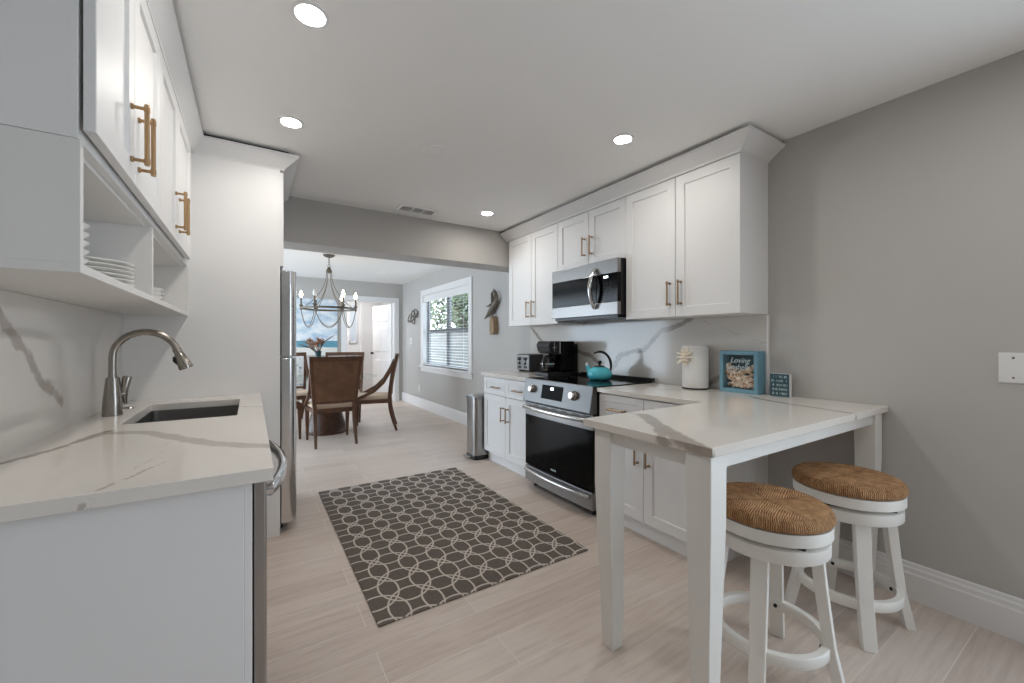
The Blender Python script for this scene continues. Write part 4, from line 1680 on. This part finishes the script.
part(hd, 'trim', b, M['chrome'])
b = B()
b.lathe([(0, CT + 0.037), (0.062, CT + 0.037), (0.07, CT + 0.05), (0.072, CT + 0.11), (0.055, CT + 0.15), (0.046, CT + 0.165), (0.046, CT + 0.185)], 2.360, 3.075, 28)
cf = part(t, 'carafe', b, M['carafe'], True)
b = B()
b.lathe([(0, CT + 0.198), (0.04, CT + 0.198), (0.048, CT + 0.19), (0.048, CT + 0.165), (0.0, CT + 0.165)], 2.360, 3.075, 24)
part(cf, 'lid', b, M['black'], True)
b = B()
b.tube([(2.318, 3.055, CT + 0.178), (2.285, 3.04, CT + 0.175), (2.272, 3.035, CT + 0.13), (2.285, 3.045, CT + 0.08), (2.298, 3.05, CT + 0.072)], 0.009, 10)
part(cf, 'carafe_handle', b, M['black'], True)
b = B()
b.lathe([(0.072, CT + 0.108), (0.0735, CT + 0.108), (0.0735, CT + 0.118), (0.071, CT + 0.118)], 2.360, 3.075, 28)
part(cf, 'band', b, M['chrome'], True)
# kettle
kx, ky, kz = 2.415, 2.455, 0.9226
t = thing('kettle', 'turquoise enamel tea kettle with black handle on the cooktop', 'kettle', (kx, ky, kz))
b = B()
b.lathe([(0, kz), (0.072, kz), (0.09, kz + 0.012), (0.101, kz + 0.035), (0.100, kz + 0.06), (0.086, kz + 0.085), (0.06, kz + 0.101), (0.042, kz + 0.106)], kx, ky, 40)
kt = part(t, 'body', b, M['teal'], True)
b = B()
b.lathe([(0.046, kz + 0.104), (0.044, kz + 0.112), (0.02, kz + 0.118), (0, kz + 0.119)], kx, ky, 30)
ld = part(t, 'lid', b, M['black'], True)
b = B()
b.lathe([(0, kz + 0.118), (0.008, kz + 0.118), (0.008, kz + 0.13), (0.017, kz + 0.138), (0.018, kz + 0.148), (0.01, kz + 0.158), (0, kz + 0.159)], kx, ky, 20)
part(ld, 'lid_knob', b, M['black'], True)
# direction of spout: towards the left as seen from the room (+Y, -X)
sv = Vector((-0.62, 0.78, 0)).normalized()
K = Vector((kx, ky, kz))
b = B()
b.tube([K + sv * 0.072 + Vector((0, 0, 0.06)), K + sv * 0.090 + Vector((0, 0, 0.085)), K + sv * 0.098 + Vector((0, 0, 0.105)), K + sv * 0.103 + Vector((0, 0, 0.116))], [0.024, 0.019, 0.015, 0.016], 14)
sp = part(t, 'spout', b, M['teal'], True)
b = B()
b.tube([K + sv * 0.102 + Vector((0, 0, 0.114)), K + sv * 0.106 + Vector((0, 0, 0.126)), K + sv * 0.104 + Vector((0, 0, 0.140))], [0.013, 0.012, 0.007], 10)
part(sp, 'whistle', b, M['china'], True)
b = B()
pts = []
for i in range(15):
    a = math.radians(120) - math.radians(138) * i / 14
    pts.append(K + sv * (-0.0 + 0.092 * math.cos(a)) * 1 + Vector((0, 0, 0.118 + 0.112 * math.sin(a))))
pts = [K + (-sv) * ((p - K).dot(sv)) + Vector((0, 0, (p - K).z)) for p in pts]
b.tube(pts, [0.0075] * 3 + [0.011] * 9 + [0.010, 0.009, 0.009], 12)
part(t, 'handle', b, M['black'], True)
# paper towel roll with shell flower
qx, qy = 2.560, 1.690
t = thing('paper_towel_roll', 'white paper towel roll on its stand with a shell flower', 'paper towel', (qx, qy, CT))
b = B()
b.lathe([(0, CT + 0.010), (0.080, CT + 0.010), (0.083, CT + 0.014), (0.083, CT + 0.288), (0.080, CT + 0.292), (0.022, CT + 0.292), (0.022, CT + 0.27), (0, CT + 0.27)], qx, qy, 48)
part(t, 'roll', b, M['paper'], True)
b = B()
b.lathe([(0, CT), (0.082, CT), (0.084, CT + 0.003), (0.082, CT + 0.008), (0, CT + 0.009)], qx, qy, 40)
b.cyl((qx, qy, CT + 0.009), (qx, qy, CT + 0.268), 0.008, None, 12)
part(t, 'stand', b, M['dark'], True)
b = B()
fc = Vector((qx - 0.088, qy + 0.018, CT + 0.220))
fn = Vector((-0.90, -0.35, 0.2)).normalized()
fu = fn.orthogonal().normalized()
fv = fn.cross(fu)
rnd = random.Random(4)
for ring_, cnt, ln, tilt in ((0, 9, 0.066, 0.2), (1, 8, 0.050, 0.6), (2, 6, 0.032, 1.0)):
    for k in range(cnt):
        a = 2 * PI * (k + 0.5 * ring_) / cnt + rnd.uniform(-.1, .1)
        d = (fu * math.cos(a) + fv * math.sin(a))
        s_ = (-fu * math.sin(a) + fv * math.cos(a))
        e1 = d * math.cos(tilt) + fn * math.sin(tilt)
        L_ = ln * rnd.uniform(.85, 1.1)
        b.tube([fc, fc + e1 * L_ * 0.5 + fn * 0.004, fc + e1 * L_ * 0.85 + fn * 0.006, fc + e1 * L_], [0.006, 0.020, 0.017, 0.004], 10, flat=(1.0, 0.3))
fl = part(t, 'shell_flower', b, M['shellwhite'], True)
b = B()
b.ball(tuple(fc + fn * 0.02), 0.013, 12)
part(fl, 'flower_centre', b, paint('cream_flower_centre', (226, 204, 158), 0.6, 0.05), True)


def letters(s, size, to_world, depth=0.0012, shear=0.0, name='lettering'):
    """real text turned into a mesh; to_world maps (x, y, depth) to room coordinates"""
    cu = bpy.data.curves.new('text', 'FONT')
    cu.body = s
    cu.size = size
    cu.shear = shear
    cu.extrude = depth / 2
    cu.align_x = 'CENTER'
    cu.align_y = 'CENTER'
    cu.resolution_u = 3
    o = bpy.data.objects.new('text', cu)
    COL.objects.link(o)
    dg = bpy.context.evaluated_depsgraph_get()
    me = bpy.data.meshes.new_from_object(o.evaluated_get(dg))
    b = B()
    b.m.from_mesh(me)
    for v in b.m.verts:
        v.co = to_world(v.co)
    bpy.data.objects.remove(o)
    bpy.data.meshes.remove(me)
    return b


# shadow box with shells
sx0, sx1, sy0, sy1, sz0, sz1 = 2.572, 2.659, 1.287, 1.526, CT, CT + 0.262
t = thing('shadow_box', 'blue wooden shadow box of seashells leaning on the backsplash', 'shadow box', (2.61, 1.405, CT))
b = B()
fw = 0.024
b.box(sx0, sy0, sz0, sx1, sy0 + fw, sz1)
b.box(sx0, sy1 - fw, sz0, sx1, sy1, sz1)
b.box(sx0, sy0 + fw, sz0, sx1, sy1 - fw, sz0 + fw)
b.box(sx0, sy0 + fw, sz1 - fw, sx1, sy1 - fw, sz1)
part(t, 'frame', b, M['bluewood'], bevel=0.002)
b = B()
b.box(sx1 - 0.012, sy0 + fw, sz0 + fw, sx1 - 0.004, sy1 - fw, sz1 - fw)
part(t, 'backing', b, M['tealdark'])
b = B()
rnd = random.Random(11)
for k in range(110):
    yy = rnd.uniform(sy0 + fw + 0.014, sy1 - fw - 0.014)
    top = 0.118 + 0.02 * math.sin((yy - sy0) * 40)
    zz = sz0 + fw + 0.012 + rnd.random() * top
    r_ = rnd.uniform(0.011, 0.020)
    xx = rnd.uniform(sx0 + 0.026, sx0 + 0.05)
    if rnd.random() < 0.5:
        b.ball((xx, yy, zz), r_, 8, (0.7, 1.0, rnd.uniform(.6, .9)))
    else:
        a = rnd.uniform(0, 2 * PI)
        d = Vector((0.1, math.cos(a), math.sin(a))) * r_
        b.tube([Vector((xx, yy, zz)) - d, Vector((xx, yy, zz)) - d * 0.3, Vector((xx, yy, zz)) + d], [r_ * 0.3, r_ * 0.75, r_ * 0.1], 8)
for v in b.m.verts:
    v.co.y = min(max(v.co.y, sy0 + fw + 0.001), sy1 - fw - 0.001)
    v.co.z = max(v.co.z, sz0 + fw + 0.001)
    v.co.x = max(v.co.x, sx0 + 0.012)
sl_ = part(t, 'seashells', b, M['shells'], True)
sl_['kind'] = 'stuff'
b = B()
b.box(sx0 + 0.006, sy0 + fw - 0.002, sz0 + fw - 0.002, sx0 + 0.009, sy1 - fw + 0.002, sz1 - fw + 0.002)
pn = part(t, 'glass_pane', b, M['glass'])
yc = (sy0 + sy1) / 2
b = letters('Loving', 0.046, lambda p: Vector((sx0 + 0.0055 - p.z, yc - 0.008 - p.x, sz0 + 0.202 + p.y)), shear=0.35)
part(pn, 'lettering', b, M['lettering'])
b = letters('Seashells', 0.050, lambda p: Vector((sx0 + 0.0055 - p.z, yc + 0.004 - p.x * 0.84, sz0 + 0.160 + p.y)), shear=0.2)
part(pn, 'lettering', b, M['lettering'])
# small message block
bx0, bx1, by0, by1, bz0, bz1 = 2.602, 2.632, 1.128, 1.232, CT, CT + 0.133
t = thing('message_block', 'small dark teal block sign with lines of writing, beside the shadow box', 'sign', (2.617, 1.18, CT))
b = B()
b.box(bx0 + 0.002, by0, bz0, bx1, by1, bz1)
part(t, 'block', b, M['trim'], bevel=0.001)
b = B()
b.box(bx0, by0 + 0.001, bz0 + 0.001, bx0 + 0.002, by1 - 0.001, bz1 - 0.001)
part(t, 'face', b, M['tealdark'])
b = B()
rnd = random.Random(2)
for r_ in range(5):
    z = bz1 - 0.024 - r_ * 0.0245
    yy = by1 - 0.010
    while yy > by0 + 0.014:
        w_ = rnd.uniform(0.003, 0.0065)
        k = rnd.random()
        if k < 0.82:
            b.box(bx0 - 0.0008, yy - w_, z, bx0 + 0.0002, yy - w_ + 0.0018, z + 0.014)
            if k < 0.6:
                b.box(bx0 - 0.0008, yy - w_, z + rnd.choice((0, 0.0045, 0.009)), bx0 + 0.0002, yy, z + rnd.choice((0.002, 0.006, 0.011)))
            if k < 0.35:
                b.box(bx0 - 0.0008, yy - 0.0018, z, bx0 + 0.0002, yy, z + 0.014)
        yy -= w_ + 0.0022
part(t, 'lettering', b, M['lettering'])

# blank plate with two screws on the right wall
t = thing('blank_wall_plate', 'white blank switch plate with two screws on the right wall', 'wall plate', (WR, 0.295, 1.127))
b = B()
b.box(WR - 0.006, 0.232, 1.063, WR, 0.359, 1.190)
part(t, 'plate', b, M['trim'], bevel=0.003)
for (yy, zz) in ((0.318, 1.168), (0.318, 1.085), (0.272, 1.168), (0.272, 1.085)):
    b = B()
    b.cyl((WR - 0.0072, yy, zz), (WR - 0.005, yy, zz), 0.0036, None, 12)
    part(t, 'screw', b, M['dark'])
# dining wall outlet and switch
t = thing('wall_outlet', 'white power outlet low on the dining wall under the window', 'outlet', (WR, 7.46, 0.36))
b = B()
b.box(WR - 0.006, 7.42, 0.30, WR, 7.50, 0.425)
part(t, 'plate', b, M['trim'], bevel=0.002)
b = B()
for zz in (0.335, 0.39):
    b.cyl((WR - 0.0075, 7.46, zz), (WR - 0.005, 7.46, zz), 0.017, None, 16)
part(t, 'socket', b, M['kick'])
t = thing('light_switch', 'white light switch on the dining wall near the far doorway', 'switch', (WR, 7.96, 1.25))
b = B()
b.box(WR - 0.006, 7.92, 1.18, WR, 8.0, 1.31)
part(t, 'plate', b, M['trim'], bevel=0.002)
b = B()
b.box(WR - 0.01, 7.945, 1.215, WR - 0.005, 7.975, 1.275)
part(t, 'rocker', b, M['kick'])

# ------------------------------------------------------------------ trash can
t = thing('trash_can', 'slim brushed steel pedal bin at the end of the base cabinets', 'trash can', (2.06, 3.9, 0))
cx0, cx1, cy0, cy1 = 1.955, 2.20, 3.79, 4.01


def can_ring(z, o=0.0):
    return [Vector(p) for p in rrect(cx0 - o, cy0 - o, cx1 + o, cy1 + o, 0.04 + o, z, 6)]


def ringstack(levels):
    b = B()
    rv = [[b.m.verts.new(p) for p in can_ring(z, o)] for z, o in levels]
    b.face(rv[0][::-1])
    b.face(rv[-1])
    for a, c in zip(rv[:-1], rv[1:]):
        n = len(a)
        for k in range(n):
            b.face([a[k], a[(k + 1) % n], c[(k + 1) % n], c[k]])
    return b


part(t, 'body', ringstack([(0.04, 0), (0.632, 0)]), M['steel_v'], True)
part(t, 'base', ringstack([(0.0, 0.004), (0.04, 0.004), (0.045, 0.002)]), M['black'], True)
part(t, 'lid', ringstack([(0.632, 0.004), (0.655, 0.004), (0.662, 0.0), (0.666, -0.012)]), M['steel'], True)
b = B()
b.box(1.905, 3.86, 0.022, 1.96, 3.94, 0.034)
b.box(1.895, 3.85, 0.018, 1.915, 3.95, 0.036)
part(t, 'pedal', b, M['chrome'], bevel=0.003)

# ------------------------------------------------------------------ dining room
TX, TY = 0.87, 6.10
t = thing('dining_table', 'round glass-topped dining table on a dark brown pedestal', 'table', (TX, TY, 0))
b = B()
b.lathe([(0, 0.745), (0.655, 0.745), (0.66, 0.750), (0.655, 0.757), (0, 0.757)], TX, TY, 72)
part(t, 'glass_top', b, M['table_glass'], True)
b = B()
b.lathe([(0, 0), (0.26, 0), (0.262, 0.03), (0.245, 0.05), (0.235, 0.12), (0.205, 0.22), (0.17, 0.34), (0.145, 0.48), (0.15, 0.60), (0.19, 0.70), (0.24, 0.735), (0.24, 0.745), (0, 0.745)], TX, TY, 48)
part(t, 'pedestal', b, M['brown_dark'], True)


def make_chair(label, loc, rotz):
    """faces +Y"""
    t = thing('dining_chair', label, 'chair', loc, rotz, 'dining chairs around the glass table', local=True)
    # seat frame and cushion
    b = B()
    b.hexa([(-.225, -.23, .385), (.225, -.23, .385), (.265, .25, .385), (-.265, .25, .385)], [(-.225, -.23, .435), (.225, -.23, .435), (.265, .25, .435), (-.265, .25, .435)])
    part(t, 'seat_frame', b, M['brown'], bevel=0.006)
    b = B()
    b.hexa([(-.215, -.22, .435), (.215, -.22, .435), (.255, .24, .435), (-.255, .24, .435)], [(-.205, -.21, .49), (.205, -.21, .49), (.24, .225, .49), (-.24, .225, .49)])
    part(t, 'seat_cushion', b, M['cream'], bevel=0.018, seg=3)
    for s in (-1, 1):
        b = B()
        b.bar([(s * .238, .225, 0), (s * .238, .222, .1), (s * .24, .22, .3), (s * .242, .218, .40)], [.013, .016, .022, .025], [.013, .016, .022, .025])
        part(t, 'leg', b, M['brown'], bevel=0.004)
        b = B()
        b.bar([(s * .225, -.325, 0), (s * .222, -.285, .12), (s * .22, -.245, .28), (s * .22, -.23, .43)], [.014, .017, .021, .024], [.016, .020, .024, .026])
        part(t, 'leg', b, M['brown'], bevel=0.004)
        b = B()
        b.bar([(s * .22, -.23, .41), (s * .232, -.237, .55), (s * .25, -.262, .75), (s * .268, -.305, .95), (s * .276, -.335, 1.06)], .021, [.026, .024, .022, .019, .017])
        part(t, 'back_post', b, M['brown'], bevel=0.004)
        b = B()
        b.bar([(s * .268, -.295, .97), (s * .266, -.235, .83), (s * .262, -.15, .68), (s * .262, -.03, .565), (s * .262, .10, .495), (s * .262, .22, .448), (s * .262, .25, .42)], .017, [.017, .022, .024, .023, .021, .020, .018])
        part(t, 'arm', b, M['brown'], bevel=0.004)
    b = B()
    n = 8
    def back(x, z, off=0.0):
        f = (z - .45) / .6
        y = -.232 - .10 * f ** 1.6 - .022 * (1 - (x / .26) ** 2)
        return (x, y + off, z)
    # top rail and lower rail
    for (z0, z1, w0, w1) in ((1.005, 1.062, .27, .276), (.50, .535, .228, .23)):
        for i in range(n):
            f0, f1 = -1 + 2 * i / n, -1 + 2 * (i + 1) / n
            lo = [back(f0 * w0, z0, -.02), back(f1 * w0, z0, -.02), back(f1 * w0, z0, .02), back(f0 * w0, z0, .02)]
            hi = [back(f0 * w1, z1, -.02), back(f1 * w1, z1, -.02), back(f1 * w1, z1, .02), back(f0 * w1, z1, .02)]
            b.hexa(lo, hi)
    part(t, 'back_rail', b, M['brown'])
    for nm, off, th, mt in (('back_panel', -.010, .012, M['cane']), ('back_pad', .010, .014, M['floral'])):
        b = B()
        m_ = 6
        for sgn in (-1, 1):
            g = [[b.m.verts.new(back((-1 + 2 * i / n) * (.212 + .045 * j / m_), .53 + .49 * j / m_, off + sgn * th / 2)) for i in range(n + 1)] for j in range(m_ + 1)]
            for j in range(m_):
                for i in range(n):
                    b.face([g[j][i], g[j][i + 1], g[j + 1][i + 1], g[j + 1][i]])
        part(t, nm, b, mt, True)
    return t


c1 = make_chair('brown cane-back dining chair with its back to the kitchen', (0.835, 5.50, 0), math.radians(2))
d3 = math.atan2(0.28, -0.96) - PI / 2
dup(c1, (1.455, 5.98, 0), d3, 'brown dining chair seen side-on at the right of the glass table')
d2 = math.atan2(-0.97, -0.24) - PI / 2
dup(c1, (1.215, 6.80, 0), d2, 'brown dining chair on the far side of the glass table')
dup(c1, (0.27, 6.03, 0), math.atan2(0.1, 1) - PI / 2, 'dining chair at the left of the glass table, mostly hidden by the refrigerator')
d5 = math.atan2(-0.96, 0.28) - PI / 2
dup(c1, (0.55, 6.95, 0), d5, 'dining chair with floral back seen past the refrigerator, behind the left of the table')

# vase of dried flowers
vx, vy, vz = 0.765, 6.12, 0.757
t = thing('flower_vase', 'dark vase of dried peach flowers on the glass table', 'vase', (vx, vy, vz))
b = B()
b.lathe([(0, vz), (0.05, vz), (0.075, vz + 0.06), (0.075, vz + 0.14), (0.045, vz + 0.24), (0.035, vz + 0.30), (0.045, vz + 0.35), (0.04, vz + 0.35), (0.03, vz + 0.30), (0, vz + 0.28)], vx, vy, 28)
part(t, 'vase', b, M['vase'], True)
rnd = random.Random(9)
for k in range(9):
    b = B()
    a = rnd.uniform(0, 2 * PI)
    rr = rnd.uniform(.03, .15)
    top = Vector((vx + math.cos(a) * rr - 0.02, vy + math.sin(a) * rr, vz + rnd.uniform(.40, .50)))
    b.tube([(vx, vy, vz + .3), ((vx + top.x) / 2, (vy + top.y) / 2, vz + .38), tuple(top)], 0.004, 6)
    stem = part(t, 'stem', b, M['leaf_dry'])
    b = B()
    for j in range(16):
        d = Vector((rnd.gauss(0, 1), rnd.gauss(0, 1), rnd.gauss(.4, .8))).normalized()
        L_ = rnd.uniform(.035, .065)
        b.tube([top, top + d * L_ * .6, top + d * L_], [.006, .014, .003], 6, flat=(1, .4))
    part(stem, 'bloom', b, M['flower_peach'] if k % 2 else M['flower_tan'])
b = B()
for (dx, dy, dz) in ((.22, .02, .55), (-.2, .0, .47), (-.24, .05, .43)):
    b.tube([(vx, vy, vz + .3), (vx + dx * .35, vy + dy, vz + .30 + (dz - .3) * .7), (vx + dx * .75, vy + dy, vz + .3 + (dz - .3) * .95), (vx + dx, vy + dy, vz + dz + .02)], [.006, .024, .022, .004], 8, flat=(1, .3))
part(t, 'leaf', b, M['leaf_dry'], True)

# seascape canvas
b = B()
b.box(0.15, YF - 0.04, 0.98, 1.395, YF - 0.001, 2.04)
solo('seascape_painting', b, M['seascape'], 'large seascape canvas with clouds and teal sea on the far wall', 'painting', (0.78, YF - 0.02, 0.98))

# chandelier
hx_, hy_ = 0.907, 6.153
t = thing('chandelier', 'wrought chandelier with six candle lamps hanging over the dining table', 'chandelier', (hx_, hy_, CE))
RZ, RR = 1.690, 0.345
b = B()
b.lathe([(0, CE), (0.075, CE), (0.075, CE - 0.012), (0.05, CE - 0.03), (0.015, CE - 0.04), (0, CE - 0.04)], hx_, hy_, 28)
part(t, 'canopy', b, M['chand'], True)
b = B()
b.cyl((hx_, hy_, CE - 0.04), (hx_, hy_, 2.33), 0.007, None, 8)
for k in range(2):
    z = 2.335 - k * 0.045
    pts = [(hx_ + (0.016 * math.cos(a) if k % 2 else 0), hy_ + (0 if k % 2 else 0.016 * math.cos(a)), z - 0.012 + 0.026 * math.sin(a)) for a in [2 * PI * i / 14 for i in range(14)]]
    b.tube(pts, 0.004, 6, True)
part(t, 'chain', b, M['chand'], True)
b = B()
b.lathe([(0, 2.275), (0.012, 2.27), (0.03, 2.235), (0.04, 2.205), (0.03, 2.185), (0, 2.18)], hx_, hy_, 18)
part(t, 'hub', b, M['chand'], True)
b = B()
b.lathe([(RR - 0.012, RZ - 0.013), (RR + 0.008, RZ - 0.013), (RR + 0.008, RZ + 0.013), (RR - 0.012, RZ + 0.013)], hx_, hy_, 60, close=True)
part(t, 'ring', b, M['chand'])
for k in range(6):
    a = math.radians(51.6 + 60 * k)
    c, s = math.cos(a), math.sin(a)
    ex, ey = hx_ + RR * c, hy_ + RR * s
    b = B()
    pts = []
    for i in range(11):
        f = i / 10
        rr = 0.03 + (RR - 0.05) * (f ** 1.7)
        pts.append((hx_ + rr * c, hy_ + rr * s, 2.21 - (2.21 - RZ) * (f ** 0.75)))
    b.tube(pts, 0.0055, 7)
    part(t, 'strand', b, M['bead'], True)
    b = B()
    b.lathe([(0, RZ - 0.035), (0.008, RZ - 0.03), (0.017, RZ - 0.01), (0.017, RZ + 0.02), (0.026, RZ + 0.035), (0.024, RZ + 0.045), (0.011, RZ + 0.045), (0.011, RZ + 0.145), (0, RZ + 0.145)], ex, ey, 14)
    cd = part(t, 'candle', b, M['chand'], True)
    b = B()
    b.lathe([(0.008, RZ + 0.145), (0.018, RZ + 0.165), (0.021, RZ + 0.185), (0.012, RZ + 0.215), (0.003, RZ + 0.235), (0, RZ + 0.236)], ex, ey, 14)
    part(cd, 'bulb', b, M['china'] if k in (1, 3) else M['bulb'], True)
    a2 = a + math.radians(60)
    b = B()
    pts = []
    for i in range(13):
        f = i / 12
        x = ex + (hx_ + RR * math.cos(a2) - ex) * f
        y = ey + (hy_ + RR * math.sin(a2) - ey) * f
        pts.append((x, y, RZ - 0.02 - 0.235 * (1 - (2 * f - 1) ** 2) ** 0.85))
    b.tube(pts, 0.0052, 6)
    part(t, 'swag', b, M['bead'], True)

# pelican sculpture on the wall
t = thing('pelican_sculpture', 'weathered pelican on a post mounted on the wall beside the cabinets', 'wall sculpture', (WR, 4.60, 1.33))
X_ = WR - 0.045
b = B()
b.prism([(4.545, 1.33), (4.64, 1.325), (4.65, 1.40), (4.645, 1.50), (4.62, 1.555), (4.57, 1.56), (4.545, 1.48), (4.535, 1.40)], 'x', WR - 0.075, WR - 0.005)
part(t, 'post', b, M['driftwood'], bevel=0.006)
b = B()
b.tube([(X_, 4.82, 1.545), (X_, 4.74, 1.585), (X_, 4.66, 1.63), (X_, 4.57, 1.70), (X_, 4.505, 1.76), (X_, 4.485, 1.80)], [0.010, 0.022, 0.038, 0.040, 0.024, 0.014], 12)
b.cyl((X_, 4.62, 1.56), (X_, 4.62, 1.64), 0.012, None, 8)
part(t, 'body', b, M['iron'], True)
b = B()
b.tube([(X_, 4.56, 1.72), (X_ - 0.01, 4.50, 1.80), (X_, 4.54, 1.87), (X_, 4.585, 1.915)], [0.028, 0.03, 0.024, 0.006], 10, flat=(1, .5))
b.tube([(X_, 4.60, 1.71), (X_ + 0.015, 4.64, 1.78), (X_ + 0.015, 4.655, 1.86), (X_ + .015, 4.62, 1.90)], [0.024, 0.024, 0.018, 0.005], 10, flat=(1, .5))
b.tube([(X_, 4.66, 1.72), (X_, 4.74, 1.70), (X_, 4.80, 1.71)], [0.014, 0.01, 0.004], 8)
part(t, 'wing', b, M['iron'], True)

# scroll-work fish art on the dining wall
t = thing('scroll_wall_art', 'small curled iron fish ornament on the dining wall left of the window', 'wall art', (WR, 7.78, 1.72))
b = B()
X_ = WR - 0.02


def loop(cy, cz, ry, rz, a0=0.0, tilt=0.0):
    pts = []
    for i in range(20):
        a = a0 + 2 * PI * i / 20
        u, v = ry * math.cos(a), rz * math.sin(a)
        pts.append((X_, cy + u * math.cos(tilt) - v * math.sin(tilt), cz + u * math.sin(tilt) + v * math.cos(tilt)))
    b.tube(pts, 0.008, 6, True)


loop(7.98, 1.70, 0.12, 0.06, 0, -0.5)
loop(7.80, 1.66, 0.13, 0.07, 0, 0.4)
loop(7.80, 1.78, 0.08, 0.06, 0, -0.3)
loop(7.60, 1.78, 0.12, 0.055, 0, 0.6)
b.tube([(X_, 8.08, 1.66), (X_, 7.9, 1.62), (X_, 7.7, 1.68), (X_, 7.5, 1.80)], 0.012, 6)
for yy in (7.95, 7.65):
    b.cyl((X_, yy, 1.70), (WR, yy, 1.70), 0.005, None, 6)
part(t, 'scrolls', b, M['iron'], True)
